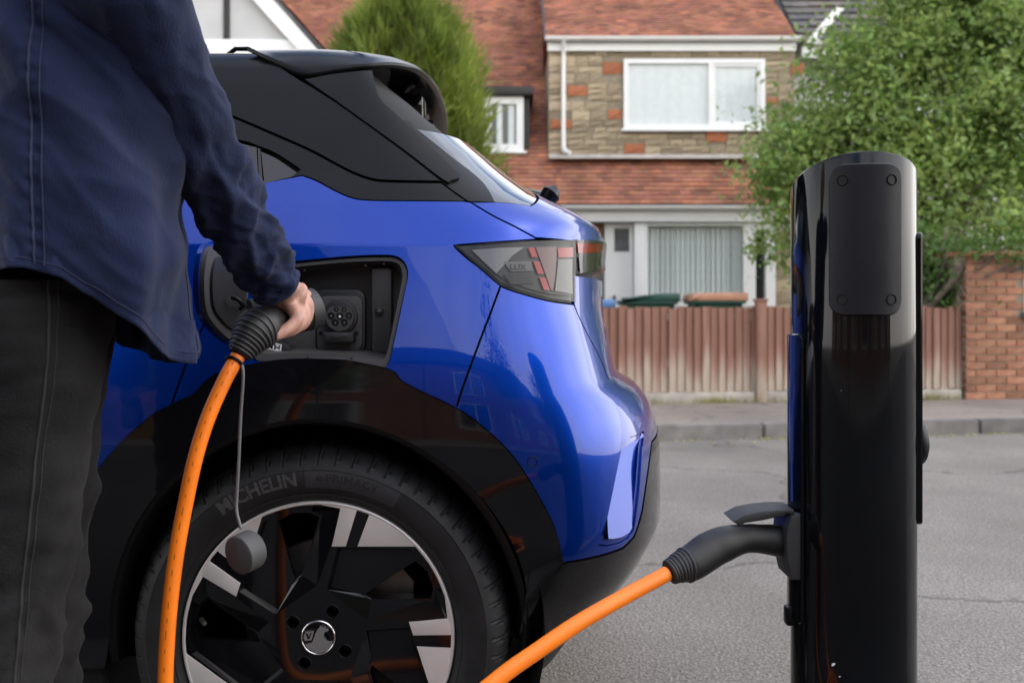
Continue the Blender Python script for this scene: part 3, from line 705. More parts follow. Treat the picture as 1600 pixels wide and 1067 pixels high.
bin_(971, 1063, 11.6, 1.20, 'bin_green', 'bin_green', 'dark green wheelie bin with green lid behind fence', 1)
bin_(1081, 1170, 11.4, 1.205, 'bin_green', 'bin_brown', 'dark green wheelie bin with brown lid behind fence', .15)
bin_(905, 962, 11.8, 1.13, 'bin_green', 'bin_blue', 'green recycling bin with blue lid behind fence', .3)

# ------------------------------------------------------------ terrace and trees on the near side (seen only as reflections in the car)
def near_house(x0, label):
    h = root('terraced_house', label, 'house', (x0+4, -11, .12))
    boxes('wall', [(x0, x0+7.96, -16, -10, .05, 5.2)], 'old_brick', h)
    mk('roof', [(x0, -9.6, 5.15), (x0+7.96, -9.6, 5.15), (x0+7.96, -13, 7.7), (x0, -13, 7.7), (x0, -16.4, 5.15), (x0+7.96, -16.4, 5.15)], [(0, 1, 2, 3), (3, 2, 5, 4), (0, 3, 4), (1, 5, 2), (0, 4, 5, 1)], 'grey_tile', h)
    for wx in (1, 5):
        for wz in (.9, 3.3):
            f = boxes('window', [(x0+wx, x0+wx+1.9, -10.04, -9.96, wz, wz+1.4)], 'white_upvc', h)
            box('pane', x0+wx+.1, x0+wx+.9, -9.955, -9.945, wz+.1, wz+1.3, 'dark_pane', f); box('pane', x0+wx+1.0, x0+wx+1.8, -9.955, -9.945, wz+.1, wz+1.3, 'dark_pane', f)
    d = boxes('door', [(x0+3.4, x0+4.3, -10.04, -9.94, .12, 2.2)], 'wood_brown', h)
near_house(-17, 'brick terraced house on the near side of the street, farthest along the pavement')
near_house(-9, 'brick terraced house on the near side of the street, opposite the car bonnet')
near_house(-1, 'brick terraced house on the near side of the street, opposite the charging post')
near_house(7, 'brick terraced house on the near side of the street, last in the row')
# ------------------------------------------------------------ THE CAR: one analytic body surface S(u, z); panels are cut from it
D1 = 1.85; YC = D1+.93; XS = -.37; B0 = .93; ZT = 1.548; CRZ = 1.109; UMAX = PI*B0
def pchip(X, Y):
    X = np.array(X, float); Y = np.array(Y, float); h = np.diff(X); dl = np.diff(Y)/h
    m_ = np.zeros(len(X)); m_[0] = dl[0]; m_[-1] = dl[-1]
    for i in range(1, len(X)-1):
        if dl[i-1]*dl[i] > 0:
            w1 = 2*h[i]+h[i-1]; w2 = h[i]+2*h[i-1]; m_[i] = (w1+w2)/(w1/dl[i-1]+w2/dl[i])
    def f(x):
        x = np.clip(np.asarray(x, float), X[0], X[-1]); i = np.clip(np.searchsorted(X, x)-1, 0, len(X)-2); t_ = (x-X[i])/h[i]
        return (1+2*t_)*(1-t_)**2*Y[i]+t_*(1-t_)**2*h[i]*m_[i]+t_*t_*(3-2*t_)*Y[i+1]+t_*t_*(t_-1)*h[i]*m_[i+1]
    return f
_lo = pchip([.18, .35, .50, .62, .72, .80, .87, .95, 1.03, CRZ], [.075, .045, .020, .006, .0, .004, .014, .032, .052, .073])
_hi = pchip([CRZ, 1.15, 1.20, 1.28, 1.40, 1.48, 1.52, ZT], [.073, .094, .119, .160, .222, .266, .294, .345])
def inset(z): return np.where(z < CRZ, _lo(z), _hi(z))
xr = pchip([.18, .33, .36, .43, .51, .63, .69, .75, .80, .822, .835, .90, 1.00, 1.10, 1.165, 1.19, 1.215, 1.244, 1.30, 1.43, 1.50, ZT],
           [.15, .255, .275, .330, .380, .382, .378, .362, .322, .282, .268, .257, .240, .240, .245, .224, .168, .102, .010, -.150, -.235, -.30])
corner = pchip([.18, .33, .36, .43, .50, .60, .72, .84, .92, 1.0, 1.10, 1.15, 1.20, 1.25, 1.35, ZT], [.13, .215, .228, .250, .240, .228, .206, .166, .135, .112, .105, .110, .112, .055, -.053, -.30])
def bow(z): return np.where(z > 1.35, 0, np.maximum(xr(z)-corner(z), 0))
xsf = pchip([.18, .9, 1.0, 1.1, 1.3, ZT], [-3.04, -3.04, -2.95, -2.55, -2.2, -1.75])
af = pchip([.18, .35, .6, .85, .95, 1.0, 1.05, 1.1, 1.3, ZT], [.55, .72, .80, .77, .66, .52, .30, .22, .20, .16])
_pe = pchip([.18, .30, .45, .55, 1.14, 1.22, 1.32, ZT], [3.4, 3.8, 5.0, 6.5, 6.5, 4.2, 3.6, 3.6])
def S(u, z):
    u, z = np.broadcast_arrays(np.asarray(u, float), np.asarray(z, float))
    far = u > UMAX/2; um = np.where(far, UMAX-u, u)
    b_ = .93-inset(z); bw_ = bow(z); a = xr(z)-bw_-XS
    ph = np.clip(um/B0, 0, PI/2); s, c = np.sin(ph), np.cos(ph)
    PE = _pe(z); r_ = (np.abs(s/a)**PE+np.abs(c/b_)**PE)**(-1/PE)
    x = np.where(um < 0, XS+um, XS+r_*s+bw_*(1-np.clip(r_*c/b_, 0, 1)**2)); y = -r_*c
    uf = xsf(z)-XS; p2 = np.clip((uf-um)/B0, 0, PI/2); s2, c2 = np.sin(p2), np.cos(p2); a2 = af(z)
    r2_ = (np.abs(s2/a2)**3+np.abs(c2/b_)**3)**(-1/3)
    fr = um < uf
    x = np.where(fr, xsf(z)-r2_*s2, x); y = np.where(fr, -r2_*c2, y)
    y = YC+np.where(far, -y, y)
    return np.stack([x, y, z], -1)
def SN(u, z):
    e_ = 1e-4
    du_ = S(u+e_, z)-S(u-e_, z); dz_ = S(u, z+e_)-S(u, z-e_)
    n = np.cross(du_, dz_); return n/(np.linalg.norm(n, axis=-1, keepdims=True)+1e-12)
def proj(p): return np.stack([800+p[..., 0]*F/p[..., 1], YH-(p[..., 2]-H)*F/p[..., 1]], -1)
_gu, _gz = np.meshgrid(np.arange(-1.75, UMAX/2, .005), np.arange(.2, ZT, .005), indexing='ij')
_gu, _gz = _gu.ravel(), _gz.ravel(); _gp = S(_gu, _gz); _gn = SN(_gu, _gz)
_ok = ((_gp-np.array([0, 0, H]))*_gn).sum(1) < -.02
_gu, _gz, _gq = _gu[_ok], _gz[_ok], proj(_gp[_ok])
def inv(px, py):
    i = int(((_gq-np.array([px, py]))**2).sum(1).argmin()); u, z = _gu[i], _gz[i]
    for _ in range(4):
        p = proj(S(u, z)); e_ = 1e-4
        J = np.stack([(proj(S(u+e_, z))-p)/e_, (proj(S(u, z+e_))-p)/e_], 1)
        try: d = np.linalg.solve(J, np.array([px, py])-p)
        except Exception: break
        if np.abs(d).max() > .02: break
        u, z = u+d[0], z+d[1]
    return (float(u), float(z))
def px(*pts, n=5):
    """photo pixels -> (u,z) on the body, through a smooth curve"""
    return [inv(float(q[0]), float(q[1])) for q in crom(pts, n)] if len(pts) > 2 else [inv(*q) for q in pts]
def mir(uz): return [(UMAX-u, z) for u, z in uz][::-1]
def resample(poly, step=.012):
    out = []; n = len(poly)
    for i in range(n):
        a, b_ = np.array(poly[i]), np.array(poly[(i+1) % n]); d = np.linalg.norm(b_-a)
        if d < 1e-5: continue
        k = max(1, int(math.ceil(d/step)))
        for j in range(k): out.append(tuple(a+(b_-a)*j/k))
    return out
def area(p): p = np.array(p); q = np.roll(p, -1, 0); return .5*(p[:, 0]*q[:, 1]-q[:, 0]*p[:, 1]).sum()
def shrink(poly, g):
    p = np.array(poly); 
    if area(p) < 0: p = p[::-1]
    t1 = np.roll(p, -1, 0)-p; t0 = p-np.roll(p, 1, 0)
    t1 /= np.linalg.norm(t1, axis=1, keepdims=True)+1e-12; t0 /= np.linalg.norm(t0, axis=1, keepdims=True)+1e-12
    t_ = t0+t1; t_ /= np.linalg.norm(t_, axis=1, keepdims=True)+1e-12
    return p+np.stack([-t_[:, 1], t_[:, 0]], 1)*g
def panel(name, outer, mat, parent, holes=(), off=0., gap=.002, skirt=.012, du=.022, step=.012, dom=0.):
    """body panel: outline in (u,z) on S, lifted by off along the normal, edges turned in by skirt"""
    o_ = shrink(resample(outer, step), gap); hs_ = [shrink(resample(h, step), -gap)[::-1] for h in holes]
    V2, T, loops = fill(o_, hs_, du, (CRZ-.004, CRZ, CRZ+.004))
    p = S(V2[:, 0], V2[:, 1]); n = SN(V2[:, 0], V2[:, 1])
    p = p+n*off; V = [tuple(q) for q in p]; N_ = [tuple(q) for q in n]; Fc = [tuple(t_) for t_ in T]
    if skirt:
        s = 0
        for l in loops:
            k = len(l); b_ = len(V)
            # rolled edge: a tiny radius, then the return flange
            V += [tuple(p[s+i]) for i in range(k)]+[tuple(p[s+i]-n[s+i]*skirt) for i in range(k)]
            N_ += [(0, 0, 0)]*(2*k)
            flip = area(l) > 0
            for i in range(k):
                j = (i+1) % k; f = (b_+i, b_+j, b_+k+j, b_+k+i)
                Fc.append(f[::-1] if flip else f)
            s += k
    return mk(name, V, Fc, mat, parent, True, N_)

car = root('car', 'glossy blue hatchback with black roof and open charging flap', 'car', (-1.3, YC, 0))
# wheel
WK = 1.87/F; WX, WY, WZ = (495-800)*WK, 1.885, .364
def arch(r, n=40, x=WX, z=WZ, a0=0, a1=PI): return [(x-XS+(r-.006)*math.cos(a0+(a1-a0)*k/n), z+(r+.018)*math.sin(a0+(a1-a0)*k/n)) for k in range(n+1)]

# ---- outlines traced from the photograph on to S
clad_top = px((135, 757), (184, 698), (243, 646), (303, 617))+px((303, 617), (322, 596), (345, 582), (380, 573))[1:]+px((380, 573), (417, 566), (456, 562), (527, 563), (564, 568), (612, 580), (634, 600), (716, 640), (760, 672), (800, 712), (832, 760), (860, 812), (870, 840), (879, 879))[1:]
clad_top = [q for i, q in enumerate(clad_top) if i == 0 or np.hypot(q[0]-clad_top[i-1][0], q[1]-clad_top[i-1][1]) > 1e-4]
trim_low = px((410, 285.6), (440, 280), (472, 274))+px((472, 274), (494, 282), (524, 298), (549, 308.5), (575, 312.5), (640, 313.4), (723, 314))[1:]
hatch_lo = px((735, 316), (770, 337), (806, 355), (837, 372))
light_top = px((837, 374.5), (770, 379), (709, 383.5))
light_low = px((709, 384.5), (728, 402), (749, 418), (782, 446.5))
bump_shut = px((782, 447), (768, 485), (747, 540), (725, 600), (713, 637))
door_shut = px((266, 637), (294, 560), (330, 477), (340, 400), (368, 330), (408, 287))
i_d = min(range(len(clad_top)), key=lambda i: abs(clad_top[i][0]-door_shut[0][0])); i_b = min(range(len(clad_top)), key=lambda i: abs(clad_top[i][0]-bump_shut[-1][0])+abs(clad_top[i][1]-bump_shut[-1][1]))
port_hole = px((392, 552), (390, 520), (396, 470), (412, 425), (425, 414))+px((440, 411.5), (456, 410), (539, 402), (600, 399.5), (622, 403), (633, 414), (636, 428), (633, 447), (612, 545), (606, 566))[0:]+px((603, 574), (564, 566.5), (527, 561.5), (456, 560.5), (417, 563.5), (400, 563))
port_out = px((398, 548), (395, 520), (400, 470), (415, 430), (428, 419))+px((456, 416), (539, 408), (600, 406), (619, 409), (626, 417), (628, 430), (625, 448), (606, 540), (601, 556))+px((597, 560), (564, 556), (520, 553), (456, 552), (415, 552))
# rear quarter panel
quarter = trim_low+hatch_lo+light_top+light_low[1:]+bump_shut[1:-1]+clad_top[i_d:i_b+1][::-1]+door_shut[1:-1]
panel('rear_quarter_panel', quarter, 'blue_paint', car, holes=[port_hole], skirt=.02)
# rear door / front door / wings
zl_w = trim_low[0][1]
dbot = clad_top[:i_d+1]
rd = door_shut+[(-.70, zl_w-.012), (-1.02, zl_w-.03), (-1.02, .44), dbot[0]] if False else door_shut+[(-.72, zl_w-.014), (-1.05, zl_w-.03), (-1.05, .45)]+[(dbot[0][0]-.02, .45)]+dbot[:-1]
panel('rear_door', rd, 'blue_paint', car)
panel('front_door', [(-1.056, zl_w-.03), (-2.05, zl_w-.075), (-2.12, 1.0), (-2.10, .60), (-2.05, .45), (-1.056, .45)], 'blue_paint', car)
fw_u = -3.04-XS
wing = [(-2.056, zl_w-.075), (-2.5, 1.03), (-3.4, .93), (-3.9, .90), (-4.13, .88), (-4.13, .46), (-3.25, .46)]+[(fw_u-.40*math.cos(a), WZ+.42*math.sin(a)) for a in np.linspace(.24, PI-.24, 24)]+[(-2.056, .46), (-2.104, .60), (-2.126, 1.0)]
panel('front_wing', wing, 'blue_paint', car)
panel('front_wing', mir(wing), 'blue_paint', car)
hood = [(-2.56, 1.035), (-3.4, .937), (-4.13, .89)]
# far side, kept simple: doors and quarter as one line of panels
panel('rear_door', mir(rd), 'blue_paint', car)
panel('front_door', mir([(-1.056, zl_w-.03), (-2.05, zl_w-.075), (-2.12, 1.0), (-2.10, .60), (-2.05, .45), (-1.056, .45)]), 'blue_paint', car)
panel('rear_quarter_panel', mir(quarter), 'blue_paint', car)
# sill and arch cladding
panel('arch_cladding', clad_top+px((826, 889), )[0:1]+[(inv(826, 889)[0], .352)]+arch(.40, 40, WX, WZ, .0, PI-.02)+[(WX-XS-.41, .30), (-.62, .30), (-.66, .42)], 'gloss_black', car, off=.006, gap=.0, skirt=.05, du=.02)
sill = [(-.62, .29), (-2.62, .29), (-2.62, .44), (-.67, .44)]
panel('sill', sill, 'satin_black', car, off=.004); panel('sill', mir(sill), 'satin_black', car, off=.004)
fa = [(fw_u+.42*math.cos(a), WZ+.44*math.sin(a)) for a in np.linspace(-.1, PI+.1, 40)]+[(fw_u+.385*math.cos(a), WZ+.40*math.sin(a)) for a in np.linspace(PI+.1, -.1, 40)]
panel('arch_cladding', fa, 'gloss_black', car, off=.006, gap=0, skirt=.05); panel('arch_cladding', mir(fa), 'gloss_black', car, off=.006, gap=0, skirt=.05)
mc = mir(clad_top+[(inv(826, 889)[0], .44), (inv(826, 889)[0], .352)]+arch(.40, 40, WX, WZ, .0, PI-.02)+[(WX-XS-.41, .30), (-.62, .30), (-.66, .42)]); panel('arch_cladding', mc, 'gloss_black', car, off=.006, gap=0, skirt=.05)
# arch lip: a second, inner step of the cladding
lipV, lipF = [], []
for k in range(49):
    a = -.12+(PI+.24)*k/48
    for rr, yy in ((.406, -.004), (.394, -.007), (.388, .004), (.386, .05)):
        uu = WX+(rr-.006)*math.cos(a); zz = WZ+(rr+.018)*math.sin(a); y0 = float(S(uu-XS, max(zz, .2))[1]); lipV.append((uu, y0+yy, zz))
for k in range(48):
    for j in range(3): lipF.append((k*4+j, k*4+4+j, k*4+5+j, k*4+1+j))
mk('arch_lip', lipV, lipF, 'satin_black', car, True)
# wheel housing
def housing(cx_, y0, y1, name='wheel_housing'):
    V, Fc = [], []
    for k in range(33):
        a = -.35+(PI+.7)*k/32
        V += [(cx_+.43*math.cos(a), y0, WZ+.43*math.sin(a)), (cx_+.41*math.cos(a), y1, WZ+.41*math.sin(a))]
    Fc = [(2*k, 2*k+2, 2*k+3, 2*k+1) for k in range(32)]+[tuple(2*k+1 for k in range(33))]
    mk(name, V, Fc, 'matt_black', car, True)
FX = -3.04
for cx_ in (WX, FX): housing(cx_, 1.90, 2.25); housing(cx_, 2*YC-1.90, 2*YC-2.25)
# ---- bumper
blow = px((879, 879), (919, 872), (950, 864), (972, 856))+px((980, 849), (990, 838))+px((1003, 796), (1012, 735), (1018, 690))
zr = .69
bl_end = [(UMAX/2, zr)]
hatch_side = px((897, 476), (905, 496), (920, 526), (936, 556), (950, 590))
low_light = px((782, 447), (800, 454), (830, 463), (860, 470.5), (896, 475.5))
i_b2 = i_b
bumper_half = low_light+hatch_side[1:]+[(hatch_side[-1][0]+.12, .812), (UMAX/2, .812), (UMAX/2, zr)]
recess = px((936, 851), (944, 812), (953, 771), (962, 730), (970, 696))+px((986, 684), (1006, 674))[0:]+px((1003, 700), (998, 770), (990, 828))+px((982, 840), (968, 848), (950, 852))
bumper = low_light+hatch_side[1:]+[(hatch_side[-1][0]+.12, .812), (UMAX-hatch_side[-1][0]-.12, .812)]+mir(hatch_side)[:-1]+mir(low_light)+mir(bump_shut)[:0:-1][::-1][0:0]
left_edge = bump_shut[::-1][:-1]                       # from arch up to light
arch_edge = clad_top[i_b:]                             # from shut line down to (879,879)
lower_edge = blow
half_low = left_edge[:1]+arch_edge+lower_edge[1:]      # along the bottom, left to right
bumper = half_low+mir(half_low)+mir(left_edge)[1:]+mir(low_light)+mir(hatch_side)[1:]+hatch_side[::-1][:-1]+low_light[::-1]+left_edge[::-1][1:-1]
# remove accidental doubles
def dedupe(p, e_=2e-4): return [q for i, q in enumerate(p) if np.hypot(q[0]-p[i-1][0], q[1]-p[i-1][1]) > e_]
bumper = dedupe(bumper)
panel('rear_bumper', bumper, 'blue_paint', car, holes=[recess, mir(recess)], skirt=.02)
for rc in (recess, mir(recess)):
    fr_ = panel('reflector_frame', rc, 'blue_paint', car, holes=[shrink(resample(rc), .010)], off=-.004, gap=0)
    vp = panel('corner_vent_panel', list(map(tuple, shrink(resample(rc), .010))), 'blue_paint', car, off=-.006, gap=0, skirt=0)
    pts_ = [Vector(S(*q)) for q in rc]; cen_ = sum(pts_, Vector())/len(pts_); qn = (sum((Vector(SN(*q)) for q in rc), Vector()).normalized()+Vector((0, 0, .25))).normalized()
    for v_ in vp.data.vertices: v_.co -= qn*(qn.dot(v_.co-cen_)+.004)
    vp.data.update(); vp.data.normals_split_custom_set_from_vertices([tuple(qn)]*len(vp.data.vertices))
lb0 = px((826, 889), (850, 884), (879, 879.5))
lowb = lb0+blow[1:]+mir(blow)[:-1]+mir(lb0)+[(UMAX-lb0[0][0]+.0, .335), (lb0[0][0], .335)]
panel('lower_bumper', dedupe(lowb), 'gloss_black', car, off=.002, skirt=.03)
panel('mud_flap', [(lb0[0][0]-.012, .355), (lb0[0][0]+.045, .335), (lb0[0][0]+.045, .325), (lb0[0][0]+.0, .325), (lb0[0][0]-.012, .33)], 'satin_black', car, off=.004, skirt=.03)
low_strip = [(1.0, .40), (UMAX-1.0, .40), (UMAX-1.0, .47), (1.0, .47)]
panel('bumper_strip', low_strip, 'blue_paint', car, off=.006)  # narrow blue strip across the foot of the lower bumper
for c_ in ((832, 721), (957, 884)):
    q = inv(*c_); n = SN(*q); p = S(*q)
    V, Fc = [], []; zax = Vector(n); t1 = zax.cross(Vector((0, 0, 1))).normalized(); t2 = zax.cross(t1)
    for k in range(24):
        a = 2*PI*k/24; e_ = t1*math.cos(a)+t2*math.sin(a)
        for r_, h_ in ((.0102, .0002), (.0098, .0009), (.0090, .0009), (.0086, .0002)): V.append(Vector(p)+e_*r_+zax*h_)
    for k in range(24):
        for j in range(3): Fc.append((k*4+j, ((k+1) % 24)*4+j, ((k+1) % 24)*4+j+1, k*4+j+1))
    mk('parking_sensor', V, Fc, 'roof_black', car, True)
# ---- roof pillar, trim band, quarter glass
shut_up = px((398, 82), (430, 100), (470.6, 126), (529.7, 163), (628, 233.7), (693, 284))
pil_lo = px((370.5, 184.5), (430, 210), (483.7, 233.7), (520, 253), (549, 268), (579, 279), (608, 282.4), (690, 283.6))
u_l = pil_lo[0][0]
pillar = pil_lo+shut_up[::-1][1:]+[(shut_up[0][0], ZT-.001), (-2.0, ZT-.001), (-2.0, ZT-.055), (-1.55, ZT-.05), (-1.0, ZT-.075), (u_l-.12, pil_lo[0][1]+.05)]
panel('roof_pillar', pillar, 'roof_black', car); panel('roof_pillar', mir(pillar), 'roof_black', car)
band_lo = px((387, 222), (405, 229), (431, 240), (474, 268))
band = [(u_l-.12, pil_lo[0][1]+.044)]+pil_lo+px((729, 312))+trim_low[::-1][:len(trim_low)-6]+band_lo[::-1][1:]+[(u_l-.10, band_lo[0][1]+.03)]
panel('window_trim', dedupe(band), 'satin_black', car, off=-.003, gap=.0025)
qg = px((406, 233), (431, 244), (470, 270.5))+px((440, 277), (411, 284))[0:]
panel('quarter_glass', qg, 'side_glass', car, off=-.008, gap=.001)
panel('window_divider', px((402, 230), (406, 231))+px((410, 285), (404, 286)), 'gloss_black', car, off=-.004, gap=0)
rg = [(qg[0][0]-.008, qg[0][1]+.01), (u_l-.05, band_lo[0][1]+.02), (-1.0, ZT-.085), (-1.03, zl_w-.025), (-.72, zl_w-.011), (qg[-1][0]-.008, qg[-1][1]-.004)]
fg = [(-1.06, ZT-.085), (-1.5, ZT-.062), (-1.75, ZT-.10), (-2.35, 1.14), (-2.05, zl_w-.07), (-1.06, zl_w-.026)]
for g_ in (rg, fg, mir(rg), mir(fg)): panel('side_window', g_, 'side_glass', car, off=-.008)
ws = [(-1.62, ZT-.04), (-2.45, 1.12), (-3.0, 1.10)]
# ---- tailgate
fin = px((474, 126), (529.7, 164), (628, 235), (692, 284), (706, 285), (718, 281))+px((720, 276), (680, 238), (628, 188), (600, 163), (590, 147), (581, 112))+px((560, 112.5), (520, 117))
panel('spoiler_fin', fin, 'roof_black', car, off=.004); panel('spoiler_fin', mir(fin), 'roof_black', car, off=.004)
frm = px((694, 286.5), (650, 252))+px((612, 205), (618, 186))[0:]+px((641, 188), (651, 201))[0:]+px((700, 240), (752, 281), (773, 314.5))+px((733, 313.5), (729, 311))[0:]
panel('hatch_frame', frm, 'satin_black', car, off=-.002, gap=0); panel('hatch_frame', mir(frm), 'satin_black', car, off=-.002, gap=0)
gl = px((651, 201), (700, 240), (752, 281), (773, 315))
glz = px((773, 315), (800, 317), (829, 321))
rgl = gl+glz[1:]+[(glz[-1][0]+.12, 1.245), (UMAX/2, 1.25)]
rgl = rgl+mir(rgl)[1:]
panel('rear_window', dedupe(rgl), 'rear_glass', car, off=-.002, gap=.001)
hup = hatch_lo+[(hatch_lo[-1][0]+.0, 1.152)]
hz = hatch_lo[-1]
up_half = [hz]+hatch_lo[::-1][1:]+px((735, 316), (773, 315.5))[1:]+glz[1:]+[(glz[-1][0]+.12, 1.243), (UMAX/2, 1.248)]
up = up_half+mir(up_half)[1:]
panel('tailgate_upper', dedupe(up), 'blue_paint', car, gap=.002)
lo_half = px((897, 430))+px((897, 474))+hatch_side[1:]+[(hatch_side[-1][0]+.12, .822), (UMAX/2, .822)]
lo_ = lo_half+mir(lo_half)[1:]
numrec = [(1.12, .845), (UMAX-1.12, .845), (UMAX-1.12, .99), (1.12, .99)]
panel('tailgate_lower', dedupe(lo_), 'blue_paint', car, gap=.002, holes=[numrec])
panel('plate_recess', numrec, 'gloss_black', car, off=-.02, gap=-.004)
pl = [(1.22, .865), (UMAX-1.22, .865), (UMAX-1.22, .965), (1.22, .965)]
panel('number_plate', pl, 'white_print', car, off=-.012)
# ---- tail lamps: black housing, reflectors, red strips, clear lens
lamp = px((709, 384), (770, 379.6), (837, 375), (896, 373.5))+px((896, 430))+px((896, 475), (860, 470), (830, 462.5), (800, 453.5), (782, 446))+px((749, 418), (728, 401))
def tail_lamp(fx):
    q = fx(lamp); L0 = panel('tail_lamp', q, 'lamp_black', car, off=-.004, gap=.002)
    def sub(nm, pts, mt, off, **k): return panel(nm, fx(pts), mt, L0, off=off, gap=0, skirt=.004, **k)
    inner = px((737, 391), (780, 387), (824, 384.5), (890, 383.5))+px((890, 462), (860, 459), (830, 452), (800, 441), (783, 433))+px((760, 414), (746, 401))
    sub('reflector', inner, 'lamp_grey', .0)
    sub('reflector', px((737, 391.5), (780, 388), (818, 387))+px((800, 400), (775, 428)), 'lamp_silver', .003)
    for yy in (410, 430): sub('reflector_rib', px((786, yy), (828, yy-1))+px((832, yy+14), (797, yy+15)), 'lamp_mid' if yy < 420 else 'lamp_black', .0035)
    for a0_, a1_ in ((0, .22), (.32, .62), (.70, 1)):
        f_ = lambda t_, o_: (824+o_+(848-824)*t_, 388+(454-388)*t_)
        sub('red_strip', px(f_(a0_, 0), f_(a0_, 9))+px(f_(a1_, 9), f_(a1_, 0)), 'lamp_red', .004)
    sub('reflector', px((836, 387), (868, 386))+px((868, 400), (866, 430), (862, 455))+px((859, 452), (848, 420)), 'lamp_pink', .0025)
    sub('red_strip', px((870, 388), (894, 387))+px((894, 402), (871, 403)), 'lamp_red', .003)
    sub('reflector', px((871, 406), (893, 405))+px((893, 460), (866, 455)), 'lamp_silver', .0025)
    panel('lens', fx(lamp), 'lens', L0, off=.007, gap=.003, skirt=.01)
    return L0
tl = tail_lamp(lambda q: q); tail_lamp(mir)
# lettering on the lamp
V, Fc = text_geo('LUX', 1, .02); xs_ = [v_.x for v_ in V]; w_ = max(xs_)-min(xs_)
V2 = []
for v_ in V:
    q = inv(796+25*(v_.x-min(xs_))/w_, 422.5-9*v_.y/.73); n = SN(*q); V2.append(tuple(S(*q)+n*.0048))
mk('lettering', V2, Fc, 'lamp_black', tl)
# light bar across the hatch
ub = inv(897.5, 400)[0]
zt0, zb0 = inv(895.5, 374)[1], inv(895.5, 429)[1]
bar = [(ub+.30, 1.150), (ub+.12, (zt0+1.150)/2), (ub, zt0), (ub, zb0), (ub+.12, (zb0+1.085)/2), (ub+.30, 1.085)]; bar = bar+[(UMAX-u, z) for u, z in bar[::-1]]
LB = panel('light_bar', bar, 'lamp_grey', car, off=.000, gap=.002, skirt=.03)
hb0, hb1 = zt0-zb0, 1.150-1.085
for f0, f1, mt in ((.62, .90, 'lamp_red'), (.10, .50, 'lamp_black')):
    q = [(ub+.30, 1.085+hb1*f1), (ub+.012, zb0+hb0*f1), (ub+.012, zb0+hb0*f0), (ub+.30, 1.085+hb1*f0)]; panel('light_strip', q+[(UMAX-u, z) for u, z in q[::-1]], mt, LB, off=.003, gap=0, skirt=.004)
panel('lens', bar, 'lens', LB, off=.009, gap=.002, skirt=.012)
# ---- inner shell so no shut line is see-through
shell_out = [(-4.13, .30), (-4.13, .90), (-3.4, .93), (-2.5, 1.03), (-2.45, 1.11), (-1.62, ZT)]
hole = arch(.43, 30, WX, WZ, -.12, PI+.12)
fh = [(u+FX-WX, z) for u, z in hole]
side = [(-4.13, .20), (UMAX/2, .20), (UMAX/2, ZT), (-1.62, ZT), (-2.45, 1.11), (-2.5, 1.03), (-3.4, .93), (-4.13, .89)]
hole = [(u, max(z, .205)) for u, z in hole]; fh = [(u, max(z, .205)) for u, z in fh]
ph_b = list(map(tuple, shrink(resample(port_hole), -.004)))
panel('inner_shell', side, 'matt_black', car, holes=[hole, fh, ph_b], off=-.024, gap=0, skirt=0, du=.05, step=.04)
panel('inner_shell', mir(side), 'matt_black', car, holes=[mir(hole), mir(fh)], off=-.024, gap=0, skirt=0, du=.05, step=.04)
# ---- roof, bonnet, windscreen, nose
def cap_geo(us, zfun, crown, n=10):
    V, Fc = [], []
    for u in us:
        z = zfun(u); p = S(u, z)
        for j in range(n+1):
            t_ = j/n; V.append((p[0], p[1]+(YC-p[1])*2*t_, p[2]+crown*(1-(1-2*t_)**2) if crown else p[2]))
    for i in range(len(us)-1):
        for j in range(n): Fc.append((i*(n+1)+j, i*(n+1)+n+1+j, i*(n+1)+n+2+j, i*(n+1)+j+1))
    return V, Fc
us = np.concatenate([np.linspace(-1.62, 0, 30), np.linspace(.02, UMAX/2-.02, 16)])
V, Fc = cap_geo(us, lambda u: ZT, .085, 24); mk('roof', V, Fc, 'roof_black', car, True)
V, Fc = cap_geo(np.linspace(-4.1, -2.52, 30), lambda u: float(np.interp(u, [-4.13, -3.4, -2.5], [.89, .935, 1.035])), .07, 20); mk('bonnet', V, Fc, 'blue_paint', car, True)
V, Fc = cap_geo(np.linspace(-2.50, -1.60, 24), lambda u: float(np.interp(u, [-2.5, -2.45, -1.62], [1.03, 1.11, ZT])), .085, 20); mk('windscreen', V, Fc, 'side_glass', car, True)
UF = fw_u-PI/2*B0
nose = [(-4.13, .34), (UF, .34), (UF, .88), (-4.13, .88)]
def mirf(p): return [(u, z) for u, z in p]
panel('front_bumper', nose, 'gloss_black', car)
for s in (0, 1):
    n_ = [(UMAX-u, z) for u, z in nose][::-1] if s else None
    if n_: panel('front_bumper', n_, 'gloss_black', car)
    hl = [(-4.35, .70), (-3.95, .74), (-3.9, .82), (-4.35, .80)]; hl = mir(hl) if s else hl
    panel('headlamp', hl, 'lamp_silver', car, off=.006)
# floor pan
boxes('floor_pan', [(-3.5, .05, 2.0, 2*YC-2.0, .19, .23)], 'matt_black', car)
